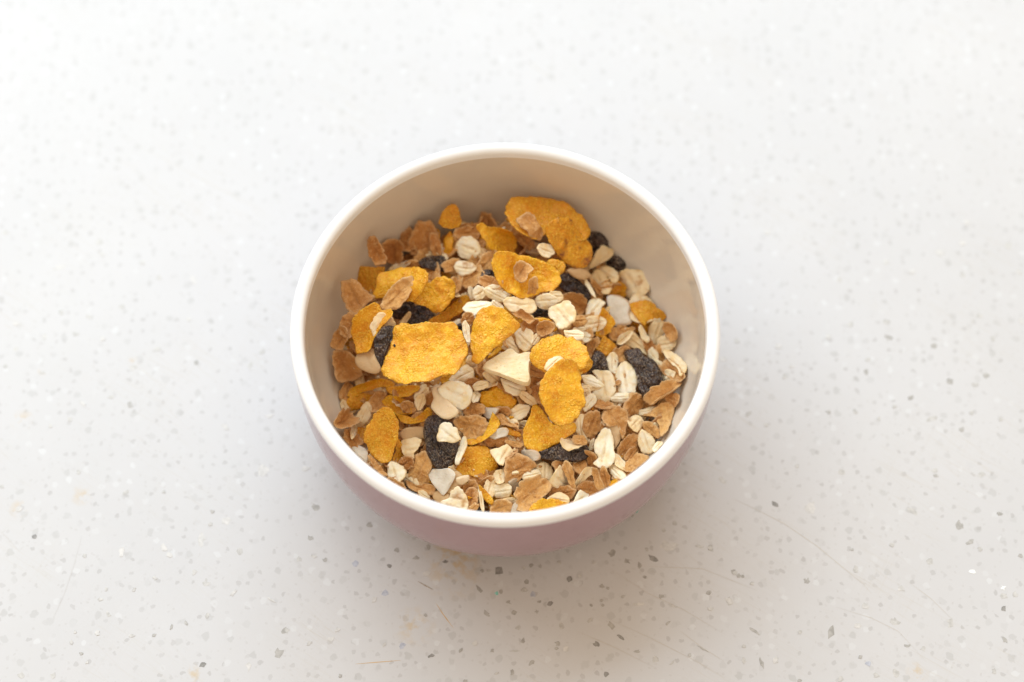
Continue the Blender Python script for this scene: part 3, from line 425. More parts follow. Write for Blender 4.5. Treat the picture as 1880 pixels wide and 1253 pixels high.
    ['coco','greyish coconut sliver in shade left of the lying front raisin',[73,-284,268],[763,-316,564],[-632,-543,552],[42,-3,32,-13,16,-18,-7,-18,-28,-14,-40,-7,-41,3,-33,13,-15,17,6,18,29,15,38,7],{}],
    ['oat','pale fan shaped oat flake right of the round topped front corn flake',[-5,-287,276],[485,865,127],[84,-191,978],[-8,41,16,21,33,6,24,-19,6,-26,-9,-12,-31,-16,-32,6],{'tone': 0.4}],
    ['wheat',"thin tan wheat flake below the lower bubbly corn flake's left edge",[28,-250,274],[982,-189,-2],[-17,-101,995],[30,0,25,-5,17,-10,1,-11,-15,-9,-27,-6,-32,0,-28,6,-15,9,0,10,17,10,26,6],{'tone': 0.6}],
    ['oat','cream oat scrap between the round topped corn flake and the rough brown wheat flake',[-15,-346,250],[204,-961,-186],[-69,-204,977],[-10,19,1,23,12,21,19,9,22,-2,20,-12,10,-19,-2,-22,-11,-19,-19,-10,-22,1,-21,11],{'tone': 0.3}],
    ['wheat','pinkish brown wheat flake below the ornate split oat flake',[-96,-136,279],[934,-243,263],[-297,-119,947],[39,1,42,-11,25,-17,3,-22,-22,-19,-36,-12,-45,-1,-38,10,-26,18,-3,21,21,19,37,13],{'tone': 0.4}],
    ['corn','shaded yellow corn flake left of the lower bubbly one',[14,-216,281],[968,-249,-35],[-81,-443,893],[-41,-3,-18,14,25,8,37,-3,15,-8,-18,-8],{'tone': 0.3}],
    ['wheat','twig like brown wheat shard left of the lower bubbly corn flake',[9,-190,294],[623,-623,473],[-267,399,877],[-59,1,-33,13,3,4,38,8,50,0,17,-8,-18,-19],{'tone': 0.5}],
    ['coco','pinkish white coconut sliver under the shaded yellow corn flake',[-18,-222,287],[901,146,408],[-347,-323,881],[32,1,28,-7,20,-14,1,-14,-18,-14,-26,-8,-33,-1,-28,7,-20,13,-1,15,15,13,28,9],{'tone': 0.4}],
    ['coco','pale tooth shaped coconut chip below the holed corn flake',[-46,-148,277],[912,-111,396],[-408,-366,836],[-29,14,1,15,34,10,20,-10,-4,-22,-21,-8],{}],
    ['corn','yellow corn flake curled under a rough lumpy wheat flake in front',[-66,-224,274],[821,481,306],[-347,-4,938],[-60,19,-21,0,18,-1,64,30,62,-2,37,-19,-1,-23,-42,-10,-57,6],{'tone': 0.8,'cup': 1}],
    ['wheat','rough lumpy wheat flake stuck on a curled corn flake in front',[-101,-190,273],[973,-222,67],[-137,-314,940],[-55,1,-38,23,-14,28,9,35,39,26,53,7,45,-22,13,-43,-12,-38,-41,-18],{'tone': 0.7,'bump': 1.5}],
    ['corn','round topped amber corn flake near the front rim',[-92,-303,251],[990,135,30],[25,-392,920],[-68,-5,-47,19,-33,44,-13,53,9,53,40,45,66,17,73,-8,56,-33,25,-45,8,-50,-14,-34,-43,-34,-60,-22],{'tone': 0.55,'bump': 0.7}],
    ['raisin','large dark raisin with a white oat chip on it,left front',[-197,-236,271],[209,-908,-362],[-210,-404,890],[-76,-17,-77,1,-67,21,-44,50,0,63,47,51,82,21,93,-5,77,-27,47,-40,10,-45,-31,-42,-61,-32],{'bump': 0.7,'th': 0.46}],
    ['raisin','dark raisin lying crosswise under the lower bubbly corn flake',[171,-272,258],[997,37,-75],[81,-196,977],[-89,2,-61,13,-43,11,-4,34,28,26,68,26,82,1,72,-18,45,-29,12,-27,-36,-24,-73,-15],{'bump': 0.7,'th': 0.27}],
    ['nut','pale cashew shaped nut piece above the large left front raisin',[-186,-147,339],[515,-846,-138],[-132,-238,962],[-51,-8,-61,11,-45,26,-18,16,13,22,44,30,54,19,54,-8,40,-25,11,-34,-13,-35,-28,-15],{'tone': 1}],
    ['oat','ornate split white oat flake in front of the biggest corn flake',[-145,-120,344],[866,-271,-421],[275,-445,852],[-60,-10,-49,15,-27,33,2,42,33,39,49,14,50,-9,38,-33,21,-35,-11,-32,-44,-24],{'tone': 1,'bump': 1.6}],
    ['oat','tiny ragged white oat chip right of the ornate split oat',[-88,-106,301],[366,882,-298],[468,102,878],[24,3,23,-4,19,-12,5,-14,-10,-14,-18,-9,-25,-3,-23,5,-17,10,-5,14,8,13,19,11],{'tone': 0.9}],
    ['oat','small closed cream oat flake left of the holed corn flake',[-74,-77,313],[963,180,199],[-153,-244,958],[-25,7,-1,15,23,9,23,-8,1,-14,-21,-9],{'tone': 0.5}],
    ['oat','white triangular oat chip lying on the large left front raisin',[-164,-239,321],[710,-652,-267],[-98,-467,879],[-13,-41,-38,-6,-36,14,-20,24,5,26,35,13,32,6,27,-12,8,-24],{'tone': 0.95}],
    ['oat','slim white oat flake leaning on the right side of the large left front raisin',[-131,-274,280],[277,951,140],[-501,19,865],[-42,9,12,12,44,11,47,1,35,-9,15,-14,-20,-11,-45,-5,-46,5],{'tone': 0.85}],
    ['oat','white oat flake tucked beside the right edge of the tall front corn flake',[244,-88,276],[336,-910,-242],[-266,-338,903],[34,0,31,-9,18,-13,0,-17,-20,-15,-28,-8,-37,0,-29,9,-19,15,1,17,20,14,31,8],{'tone': 0.5}],
    ['oat','tan edged oat flake layered under the ragged white one right of the tall corn flake',[255,-71,285],[890,260,-374],[445,-325,835],[41,0,35,-6,18,-9,0,-11,-21,-10,-32,-6,-38,0,-34,6,-19,9,0,11,21,10,31,6],{'tone': 0.3}],
    ['wheat','brown wheat flake in shade under the double lobed creased oat',[299,-119,260],[980,-178,88],[-42,250,967],[34,2,33,-9,22,-17,2,-19,-16,-17,-31,-12,-35,-2,-33,9,-22,17,-1,18,18,18,29,12],{'tone': 0.2}],
    ['oat','flat layered white oat flake under the ruffled big oat',[348,-84,245],[983,-55,175],[-181,-165,969],[30,0,32,-9,19,-14,1,-18,-18,-15,-29,-9,-34,0,-31,9,-19,15,0,17,18,15,31,10],{'tone': 0.8}],
    ['oat','small crumpled white oat flake right of the tall front corn flake',[252,-116,277],[563,816,133],[244,-318,916],[8,18,32,6,21,-17,-8,-15,-31,-7,-23,14],{'tone': 0.85}],
    ['oat','ragged white oat flake at the upper right edge of the tall front corn flake',[260,-52,295],[916,-240,-323],[245,-304,921],[-34,5,-6,19,19,14,43,-2,18,-15,-12,-15,-27,-6],{'tone': 0.95}],
    ['oat','double lobed creased oat flake left of the ruffled big one',[298,-49,253],[97,-969,-229],[52,-225,973],[-48,-31,-51,-10,-43,25,-17,37,16,36,45,18,56,-3,45,-23,18,-37,2,-5,-24,-8],{'tone': 0.55}],
    ['oat','ruffled big white oat flake with a tan ridge,left of the biggest raisin',[365,-23,248],[90,-986,-143],[-156,-155,975],[-8,-35,-32,-23,-51,-13,-56,7,-39,27,-8,43,27,32,51,26,52,-5,44,-26,18,-34],{'tone': 0.85}],
    ['oat','upright smooth pale oat flake above the ruffled big one',[325,31,253],[57,966,254],[229,-260,938],[-9,24,11,18,28,7,31,-10,15,-21,-18,-22,-35,-10,-23,13],{'tone': 0.7}],
    ['corn','lower bubbly corn flake lying in front of the tall one',[118,-201,282],[984,5,-180],[180,-1,984],[-67,-13,-58,9,-46,34,-36,70,-24,80,-8,72,5,47,33,17,66,10,86,13,93,-6,66,-33,32,-49,7,-65,-26,-78,-56,-65,-67,-41],{'tone': 0.65,'bump': 1.3}],
    ['corn','tall ear shaped corn flake in front of the smooth oval one',[172,-127,387],[16,876,481],[-31,-481,876],[19,70,49,55,64,37,82,22,92,4,92,-20,83,-38,60,-46,28,-53,4,-59,-33,-67,-51,-55,-75,-47,-98,-23,-105,6,-94,30,-67,50,-38,63,-10,72],{'tone': 0.75,'bump': 1.0}],
    ['wheat','brown wheat scrap against the right front wall',[510,-97,258],[713,-596,369],[-562,-171,809],[2,24,17,18,24,10,27,-2,22,-14,12,-20,-2,-21,-14,-16,-24,-11,-29,1,-23,13,-11,17],{'tone': 0.3}],
    ['wheat','long folded tan wheat husk leaning on the right wall below the biggest raisin',[489,-74,253],[794,468,388],[-463,53,885],[-69,13,-27,22,16,21,49,13,59,-4,34,-18,-19,-24,-44,-21],{'tone': 0.75,'cup': 1}],
    ['oat','thin layered oat flake left of the big pinkish flake at the right front',[429,-115,215],[972,159,174],[-169,-44,985],[33,0,32,-7,19,-11,0,-11,-21,-11,-29,-6,-39,0,-32,7,-18,10,0,10,21,11,34,7],{'tone': 0.5}],
    ['wheat','big pinkish tan wheat flake against the right front wall',[470,-149,236],[199,-970,141],[-330,69,942],[-38,-56,-35,-16,-42,23,-34,54,15,33,58,10,65,-16,23,-11,-14,-22],{'tone': 0.9}],
    ['wheat','smooth round brown wheat flake below the biggest raisin',[387,-106,235],[690,617,-379],[673,-352,651],[-52,16,-7,35,25,32,49,7,48,-19,17,-32,-31,-26,-50,-12],{'tone': 0.45}],
    ['oat','toasted tan oat flake below the smooth round brown wheat flake',[390,-175,249],[489,727,-482],[590,132,797],[-8,28,37,16,36,-16,-4,-24,-30,-13,-31,10],{'tone': 0.15,'toast': 1}],
    ['wheat','small curled light brown wheat flake at the right front',[442,-188,236],[742,-624,-244],[-132,-493,860],[-37,-1,-17,17,22,16,35,-5,15,-12,-17,-16],{'tone': 0.7}],
    ['wheat','dark brown wheat flake between the scalloped one and the right front rim',[366,-230,216],[571,749,338],[211,-531,821],[-38,12,-19,23,14,22,45,10,44,-8,14,-27,-21,-24,-39,-9],{'tone': 0.3}],
    ['oat','smooth teardrop oat flake by the right front rim',[424,-227,231],[300,-845,-442],[-133,-496,858],[-27,-19,-44,-1,-28,14,-1,28,25,21,38,2,31,-19,5,-26],{'tone': 0.7}],
    ['oat','small white oat flake on the right front rim beside the teardrop one',[456,-242,241],[633,760,146],[-289,57,956],[1,11,12,10,22,-5,8,-11,-23,-8,-20,5],{'tone': 0.8}],
    ['wheat','scalloped walnut brown wheat flake at the right front',[331,-163,257],[630,-716,-301],[55,-345,937],[-28,-31,-43,-15,-45,4,-36,25,-15,39,11,39,31,25,48,3,61,-23,23,-2,6,-27,-12,-37],{'tone': 0.45}],
    ['oat','cream oat flake edge left of the bean like brown wheat flake',[228,-199,269],[189,-718,-670],[252,-624,740],[-17,-24,-46,5,-40,16,-10,1,20,6,40,14,43,-1,11,-17],{'tone': 0.6}],
    ['wheat','bean like creased brown wheat flake at the right front',[259,-173,257],[360,862,358],[299,-469,831],[-24,29,3,34,28,21,43,3,36,-16,15,-30,-16,-32,-44,-17,-42,8],{'tone': 0.5}],
    ['nut','toasted yellowish nut flake under the scalloped brown wheat flake',[328,-203,237],[159,-851,-501],[169,-476,863],[-31,-21,-33,10,-12,24,19,16,45,-5,20,-10,-8,-13],{'tone': 0.3}],
    ['oat','tan oat flake on top of the lying front raisin',[194,-250,281],[965,-258,-51],[141,345,928],[36,0,30,-13,18,-21,0,-27,-20,-23,-28,-12,-34,1,-30,14,-19,22,-1,23,18,24,29,14],{'tone': 0.3}],
    ['wheat','small pinkish wheat flake on top of the lying front raisin',[222,-241,281],[885,80,-460],[441,179,880],[25,-6,17,-15,6,-18,-9,-17,-22,-12,-26,-4,-26,7,-16,15,-5,19,9,16,22,12,26,4],{'tone': 0.8}],
    ['oat','short upright oat shard right of the lying front raisin',[259,-238,240],[352,849,394],[-362,-265,894],[22,0,19,-4,11,-6,0,-7,-10,-6,-18,-4,-20,0,-18,4,-11,6,-1,6,11,7,16,4],{'tone': 0.8}],
    ['wheat','brown wheat flake left of the long two lobed white oat',[262,-291,239],[361,-634,-684],[-330,-773,542],[45,2,42,-10,27,-17,4,-20,-19,-19,-32,-12,-48,-3,-42,9,-28,16,-6,19,19,20,38,15],{'tone': 0.4}],
    ['oat','long two lobed white oat flake at the right front',[296,-265,250],[196,975,105],[203,-145,968],[25,35,69,18,70,-5,45,-21,18,-27,-8,-37,-32,-32,-52,-14,-56,8,-45,28,-24,14,-9,32],{'tone': 0.9}],
    ['oat','cream oat flake lying on a longer one at the right front rim',[342,-289,229],[467,-884,-16],[472,234,850],[32,3,31,-9,22,-16,6,-23,-11,-19,-27,-16,-33,-4,-31,8,-22,16,-7,22,14,23,25,14],{'tone': 0.5}],
    ['wheat','brown wheat flake standing behind the orange one on the right front rim',[377,-252,207],[656,751,69],[415,-436,798],[33,1,28,-7,20,-14,2,-16,-16,-14,-27,-9,-30,-1,-28,7,-19,13,-3,17,15,14,26,9],{'tone': 0.3}],
    ['oat','long jagged cream oat flake touching the right front rim',[329,-322,232],[608,-782,138],[-383,-136,914],[-21,-11,-34,7,-11,17,35,15,30,-11,1,-17],{'tone': 0.6}],
    ['wheat','orange brown wheat flake on the right front rim',[381,-297,223],[688,690,-227],[-64,369,927],[-28,18,8,28,41,18,49,-21,6,-23,-34,-18,-40,-2],{'tone': 0.6}],
    ['wheat','dark red brown wheat flake under the upright pieces at the front rim',[231,-350,207],[924,360,-129],[269,-372,888],[39,2,31,-11,23,-21,2,-25,-17,-20,-33,-15,-38,-2,-30,11,-24,23,-1,22,17,21,31,15],{'tone': 0.05}],
    ['oat','fan shaped cream oat flake below the lying front raisin',[119,-324,235],[48,963,264],[325,-265,908],[17,32,31,4,19,-22,-1,-29,-38,-7,-27,21],{'tone': 0.4}],
    ['oat','oat flake with a straight dark crease below the lying front raisin',[163,-346,240],[457,-46,-888],[754,-510,414],[-44,-27,-46,8,-28,31,16,30,58,6,42,-16,3,-32],{'tone': 0.55}],
    ['wheat','upright twisted brown wheat stick below the lying front raisin',[190,-333,237],[288,-794,-536],[-6,-562,827],[-27,-13,-42,-6,-45,3,-24,17,22,12,52,7,48,-10,16,-9],{'tone': 0.6}],
    ['oat','cupped cream oat flake right of the twisted brown wheat stick',[231,-338,235],[577,611,542],[233,-759,607],[-29,11,10,27,36,9,38,-17,4,-12,-19,-13,-40,-4],{'tone': 0.5,'cup': 1}],
    ['wheat','brown wheat flake under the tip of the long two lobed white oat',[297,-344,239],[198,-875,-441],[-46,-458,888],[-37,1,-32,9,-17,11,0,16,21,13,33,7,38,-1,30,-8,20,-13,0,-15,-22,-13,-34,-7],{'tone': 0.4}],
    ['wheat','light brown folded wheat flake below the long two lobed white oat',[274,-350,255],[350,-694,-629],[-322,-720,615],[-38,-2,-29,12,1,11,37,12,40,-8,7,-13,-17,-13],{'tone': 0.6}],
    ['wheat','shiny red brown wheat flake at the front rim above the ruffled white oat',[249,-368,212],[987,-146,-61],[-41,-612,790],[-38,-2,-18,24,11,26,38,5,21,-14,4,-25,-17,-15],{'tone': 0.15}],
    ['corn','tiny orange corn scrap at the right end of the front rim',[320,-365,247],[269,-646,714],[-533,518,669],[19,10,27,4,28,-2,24,-10,8,-15,-6,-13,-20,-11,-27,-4,-27,1,-22,8,-10,15,5,15],{'tone': 0.4}],
    ['oat','ruffled white oat flake resting on the front rim',[225,-402,216],[748,539,-386],[618,-355,701],[-32,-2,-19,13,4,27,16,17,40,-9,13,-25,-23,-22],{'tone': 0.95}],
    ['wheat','brown wheat flake in shade right of the rough pale wheat flake in front',[169,-384,214],[975,57,213],[-187,-296,937],[45,2,37,-12,26,-22,1,-24,-23,-24,-34,-14,-42,-1,-40,13,-25,22,-1,23,22,24,33,14],{'tone': 0.2}],
    ['wheat','rough reddish brown wheat flake in front of the lying raisin',[37,-320,255],[904,427,2],[247,-527,813],[-55,-17,-42,12,-26,41,10,43,42,20,56,-13,36,-19,5,-31,-26,-36],{'tone': 0.45,'bump': 1.3}],
    ['coco','small white coconut cube right of the smooth round oat at the front',[27,-363,233],[220,-348,-911],[335,-850,405],[-20,-15,-24,5,-7,21,19,12,28,-8,4,-14],{}],
    ['oat','white oat flake with an orange edge above the rough pale wheat flake in front',[80,-339,246],[965,262,-12],[96,-310,946],[-35,2,-9,16,21,14,29,-4,16,-15,-22,-12],{'tone': 0.8}],
    ['oat','smooth round cream oat flake near the front rim',[-11,-384,231],[970,58,237],[-162,-571,804],[-30,6,-17,23,14,24,33,10,32,-9,13,-26,-14,-22,-30,-6],{'tone': 0.65}],
    ['wheat','rough pale brown wheat flake near the front rim',[75,-394,230],[699,714,37],[184,-229,956],[-37,39,-4,49,33,37,63,20,71,-17,52,-33,11,-31,-22,-30,-48,-34,-64,-15,-54,15],{'tone': 0.8,'bump': 1.4}],
    ['wheat','ruffled light brown wheat flake on the front rim',[-14,-432,219],[961,224,165],[-30,-506,862],[-32,10,-5,25,21,21,37,2,24,-27,-13,-22,-32,-9],{'tone': 0.75}],
    ['coco','white wedge coconut chip on the front rim',[38,-446,229],[737,-613,-284],[-136,-547,826],[-7,-24,-22,-1,-23,14,3,15,31,12,19,-15],{}],
    ['oat','ragged pale orange oat flake behind the half hidden corn flake at the front rim',[162,-407,228],[995,-74,-71],[60,-131,990],[-41,-6,-14,18,10,19,29,4,24,-18,-8,-16],{'tone': 0.2}],
    ['corn','bright yellow corn flake half hidden by the front rim',[125,-436,234],[967,249,-46],[139,-373,917],[-63,-3,-36,21,-1,27,35,16,61,-2,55,-15,-2,-24,-50,-19],{'tone': 0.95,'bump': 1.2}],
]
SHAPES = {'oat':[[32,0,26,11,16,20,0,21,-17,20,-32,13,-32,0,-27,-11,-17,-21,0,-24,17,-21,26,-11],[28,0,26,10,13,15,0,19,-13,15,-27,10,-28,0,-28,-11,-16,-19,0,-21,12,-14,26,-10],[29,0,27,10,15,17,0,20,-18,20,-27,10,-33,0,-31,-11,-16,-17,0,-21,17,-18,29,-11],[40,0,26,9,19,20,0,22,-17,18,-36,13,-38,0,-27,-10,-18,-19,0,-23,17,-19,33,-12],[34,0,25,11,16,21,0,23,-15,21,-24,11,-29,0,-26,-12,-16,-22,0,-26,13,-18,24,-11],[28,0,25,12,16,23,0,25,-14,20,-25,11,-29,0,-29,-13,-14,-19,0,-23,15,-21,25,-12]],'wheat':[[46,0,38,15,25,29,0,32,-23,26,-42,16,-44,0,-43,-17,-23,-27,0,-32,20,-23,41,-16],[37,0,30,16,19,30,0,41,-18,27,-31,16,-39,0,-34,-18,-19,-29,0,-34,20,-31,34,-18],[50,0,39,12,26,23,0,24,-27,24,-44,13,-50,0,-41,-12,-25,-22,0,-21,22,-20,45,-13],[35,0,38,14,19,22,0,29,-21,24,-31,12,-46,0,-41,-15,-21,-23,0,-26,20,-23,33,-12],[45,0,36,14,21,24,0,26,-25,28,-38,14,-49,0,-39,-15,-21,-24,0,-28,21,-24,39,-15],[36,0,33,13,24,29,0,27,-19,23,-37,15,-46,0,-31,-13,-20,-25,0,-27,17,-21,38,-16]],'corn':[[65,0,63,27,33,43,0,51,-31,41,-54,23,-78,0,-57,-25,-36,-46,0,-52,33,-43,57,-25],[56,0,49,22,31,41,0,46,-29,38,-46,20,-49,0,-53,-23,-31,-40,0,-42,30,-39,52,-23],[65,0,66,31,30,42,0,59,-35,49,-63,29,-79,0,-66,-31,-30,-42,0,-46,36,-51,53,-25],[59,0,49,22,36,48,0,55,-34,46,-60,27,-64,0,-52,-24,-34,-46,0,-50,30,-40,63,-28]],'raisin':[[44,0,39,14,22,24,0,28,-25,27,-39,14,-50,0,-43,-16,-28,-31,0,-26,26,-28,41,-15],[40,0,39,14,21,23,0,27,-21,23,-40,15,-42,0,-29,-11,-20,-22,0,-22,15,-17,35,-13]]}
BURIED = [
    ('oat',5,[34,77,279],[-973,187,137],[31,-482,875],84,'sliver of oat flake between the heart shaped flake and the dried fruit wedge'),
    ('wheat',5,[72,-263,247],[-881,296,369],[159,-549,820],104,'mostly covered brown wheat flake between the lower bubbly flake and the crosswise front raisin'),
    ('wheat',4,[389,-308,211],[-773,-589,234],[238,72,968],103,'half hidden brown wheat flake between the teardrop oat and the two lobed oat'),
    ('oat',4,[-387,-328,221],[923,-134,361],[-270,441,856],98,'half hidden oat flake between the plump front oat and the leaf shaped flake'),
    ('oat',5,[269,143,251],[-947,313,-70],[-19,164,986],107,'sliver of oat flake between the square coconut chip and the dusty raisin'),
    ('oat',5,[61,-189,263],[938,-344,-23],[-259,-747,613],88,'mostly covered pale oat flake between the lower bubbly flake and the tall ear shaped flake'),
    ('oat',5,[-130,470,309],[-721,692,-2],[-13,-11,1000],101,'mostly covered pale oat flake between the striped back oat and the shiny rear raisin'),
    ('wheat',0,[-309,-83,240],[390,-895,-216],[152,-169,974],107,'half hidden brown wheat flake between the biggest corn flake and the folded left flake'),
    ('wheat',3,[121,233,271],[-456,858,235],[219,-148,965],85,'sliver of brown wheat flake between the knotted corn flake and the dusty raisin'),
    ('wheat',2,[254,-218,232],[-47,992,119],[-225,-127,966],84,'half hidden brown wheat flake between the two lobed oat and the crosswise front raisin'),
    ('oat',2,[302,317,239],[-447,118,-887],[-366,880,302],108,'sliver of oat flake between the toasted square oat and the dusty raisin'),
    ('wheat',5,[83,-47,278],[-903,43,427],[360,-467,808],96,'half hidden brown wheat flake between the dried fruit wedge and the oval corn flake'),
    ('wheat',4,[-50,494,297],[-605,791,-97],[-655,-425,625],108,'half hidden brown wheat flake between the striped back oat and the highest corn flake'),
    ('oat',3,[13,-321,236],[-644,411,-645],[-649,151,745],84,'sliver of oat flake between the rough front wheat flake and the round topped flake'),
    ('wheat',1,[18,-438,197],[-750,609,-258],[-380,-77,922],97,'sliver of brown wheat flake between the rough front wheat flake and the front rim flake'),
    ('wheat',5,[-239,-197,241],[713,333,618],[-511,-357,782],109,'mostly covered brown wheat flake between the oat topped raisin and the leaf shaped flake'),
    ('raisin',0,[-5,236,298],[-689,-399,-605],[-399,-487,777],109,'mostly covered raisin between the knotted corn flake and the striped back oat'),
    ('corn',1,[-107,-14,277],[-443,895,-50],[-478,-189,857],80,'mostly covered corn flake between the heart shaped flake and the dried fruit wedge'),
    ('wheat',5,[-94,-30,288],[895,115,431],[-264,-642,720],80,'mostly covered brown wheat flake between the heart shaped flake and the dried fruit wedge'),
    ('wheat',4,[93,138,279],[856,518,-1],[225,-371,901],103,'sliver of brown wheat flake between the knotted corn flake and the oval corn flake'),
    ('oat',3,[-413,-126,208],[-723,-649,236],[574,-374,729],108,'half hidden oat flake between the folded left flake and the leaf shaped flake'),
    ('wheat',4,[-417,-50,214],[709,691,138],[93,-285,954],100,'mostly covered brown wheat flake between the folded left flake and the slender left raisin'),
    ('wheat',4,[108,-461,188],[556,-673,-488],[225,-443,868],109,'half hidden brown wheat flake between the front rim flake and the rough front wheat flake'),
    ('oat',1,[-443,-7,205],[-100,989,112],[636,-23,771],108,'mostly covered pale oat flake between the folded left flake and the slender left raisin'),
    ('oat',3,[330,-104,232],[-687,-693,-219],[-193,-116,974],101,'mostly covered pale oat flake between the ruffled big oat and the biggest raisin'),
    ('wheat',3,[361,135,230],[59,954,293],[241,-298,924],80,'mostly covered brown wheat flake between the square coconut chip and the biggest raisin'),
    ('wheat',5,[116,361,269],[717,672,-185],[-56,319,946],104,'mostly covered brown wheat flake between the blotchy amber flake and the highest corn flake'),
    ('corn',3,[197,16,267],[-860,-490,-145],[-107,-104,989],92,'mostly covered corn flake between the oval corn flake and the tall ear shaped flake'),
    ('oat',0,[-435,-179,194],[-894,395,210],[124,-232,965],105,'sliver of oat flake between the leaf shaped flake and the folded left flake'),
    ('wheat',2,[283,247,244],[-17,988,152],[177,-147,973],109,'half hidden brown wheat flake between the dusty raisin and the square coconut chip'),
    ('wheat',2,[-395,205,248],[-614,-788,48],[462,-308,832],101,'sliver of brown wheat flake between the broad left wheat flake and the dark golden flake'),
    ('corn',3,[-474,95,211],[-517,837,181],[-439,-440,783],100,'mostly covered corn flake between the curved dull flake and the broad left wheat flake'),
    ('oat',3,[309,-133,235],[-705,-694,146],[524,-371,766],82,'sliver of oat flake between the ruffled big oat and the two lobed oat'),
    ('corn',1,[-233,432,310],[637,-560,529],[-745,-272,609],83,'mostly covered corn flake between the shiny rear raisin and the striped back oat'),
    ('wheat',0,[-107,-70,282],[701,694,-164],[588,-433,683],106,'mostly covered brown wheat flake between the heart shaped flake and the biggest corn flake'),
    ('wheat',1,[-251,-162,243],[377,820,431],[-20,-457,889],90,'half hidden brown wheat flake between the oat topped raisin and the leaf shaped flake'),
    ('oat',1,[-452,-146,194],[-247,953,175],[28,-174,984],82,'sliver of oat flake between the folded left flake and the leaf shaped flake'),
    ('corn',0,[-386,-273,197],[-857,-410,-313],[-178,-333,926],97,'half hidden corn flake between the leaf shaped flake and the plump front oat'),
    ('wheat',4,[356,-83,228],[568,-816,-108],[92,-68,993],98,'sliver of brown wheat flake between the ruffled big oat and the biggest raisin'),
    ('wheat',1,[43,-500,219],[935,-275,224],[-300,-275,914],101,'half hidden brown wheat flake between the front rim flake and the round topped flake'),
    ('oat',2,[266,-409,198],[587,727,-356],[290,222,931],91,'half hidden oat flake between the front rim flake and the two lobed oat'),
    ('oat',4,[-389,-53,221],[-637,749,182],[-516,-590,621],83,'mostly covered pale oat flake between the folded left flake and the curved dull flake'),
    ('corn',0,[9,113,295],[961,264,81],[64,-500,863],108,'mostly covered corn flake between the heart shaped flake and the knotted corn flake'),
    ('oat',4,[-322,-97,246],[-596,796,-103],[170,250,953],82,'mostly covered pale oat flake between the folded left flake and the biggest corn flake'),
    ('oat',3,[-193,-465,213],[-859,510,-47],[62,196,979],90,'half hidden oat flake between the tooth shaped coconut and the round topped flake'),
    ('oat',2,[-226,-210,246],[-929,359,92],[140,110,984],99,'sliver of oat flake between the oat topped raisin and the leaf shaped flake'),
    ('wheat',5,[321,381,223],[-674,-737,-45],[261,-295,919],106,'sliver of brown wheat flake between the toasted square oat and the blotchy amber flake'),
    ('oat',1,[-239,-407,189],[-508,-849,146],[133,90,987],97,'mostly covered pale oat flake between the tooth shaped coconut and the plump front oat'),
    ('wheat',3,[-277,-270,217],[57,-982,-180],[414,-140,900],87,'mostly covered brown wheat flake between the plump front oat and the oat topped raisin'),
    ('oat',3,[-142,291,313],[-323,-875,-361],[-756,9,655],100,'mostly covered pale oat flake between the shiny rear raisin and the striped back oat'),
    ('wheat',4,[-143,-292,234],[-719,-601,-350],[-626,342,700],80,'sliver of brown wheat flake between the round topped flake and the tooth shaped coconut'),
    ('oat',0,[-186,162,283],[-482,834,268],[507,16,862],83,'mostly covered pale oat flake between the lobed corn flake and the shiny rear raisin'),
    ('wheat',2,[289,296,241],[-998,54,-36],[-58,-494,868],83,'sliver of brown wheat flake between the dusty raisin and the square coconut chip'),
    ('oat',1,[-63,-268,246],[683,727,72],[454,-500,737],97,'sliver of oat flake between the round topped flake and the oat topped raisin'),
    ('wheat',1,[-82,335,330],[-412,825,387],[-256,-513,820],104,'mostly covered brown wheat flake between the striped back oat and the shiny rear raisin'),
    ('wheat',0,[284,-296,211],[-71,823,564],[-391,-543,743],91,'sliver of brown wheat flake between the two lobed oat and the crosswise front raisin'),
    ('wheat',5,[371,-185,221],[-352,-935,-51],[398,-198,896],93,'sliver of brown wheat flake between the teardrop oat and the pinkish wheat flake'),
    ('oat',5,[-136,-214,253],[-885,197,421],[142,-748,648],102,'mostly covered pale oat flake between the oat topped raisin and the round topped flake'),
    ('wheat',4,[193,122,289],[385,-605,-697],[194,-686,702],108,'mostly covered brown wheat flake between the oval corn flake and the dusty raisin'),
    ('wheat',4,[163,390,247],[-430,-858,-281],[274,-421,865],104,'half hidden brown wheat flake between the blotchy amber flake and the highest corn flake'),
    ('oat',5,[-134,-253,242],[607,732,310],[45,-421,906],94,'sliver of oat flake between the oat topped raisin and the round topped flake'),
    ('oat',4,[203,-274,235],[260,938,-231],[-214,289,933],95,'sliver of oat flake between the crosswise front raisin and the two lobed oat'),
    ('oat',2,[-125,100,276],[662,-750,2],[-574,-505,644],95,'sliver of oat flake between the heart shaped flake and the lobed corn flake'),
    ('corn',2,[-211,278,305],[-379,787,-488],[-24,518,855],109,'mostly covered corn flake between the shiny rear raisin and the lobed corn flake'),
    ('corn',1,[-89,-482,206],[964,258,66],[-122,205,971],108,'half hidden corn flake between the tooth shaped coconut and the round topped flake'),
    ('oat',5,[183,136,319],[-153,-779,-608],[-157,-589,793],87,'mostly covered pale oat flake between the dusty raisin and the oval corn flake'),
    ('wheat',2,[-463,33,216],[970,-139,200],[-236,-343,909],103,'mostly covered brown wheat flake between the curved dull flake and the folded left flake'),
    ('wheat',2,[36,367,299],[524,614,591],[837,-499,-223],102,'sliver of brown wheat flake between the knotted corn flake and the highest corn flake'),
    ('corn',0,[-149,-448,200],[-288,955,76],[-230,-146,962],92,'half hidden corn flake between the tooth shaped coconut and the plump front oat'),
    ('oat',4,[-81,208,303],[-422,-906,-35],[361,-204,910],80,'sliver of oat flake between the lobed corn flake and the knotted corn flake'),
    ('wheat',0,[418,-215,198],[-646,-640,-415],[-195,-387,901],105,'half hidden brown wheat flake between the teardrop oat and the pinkish wheat flake'),
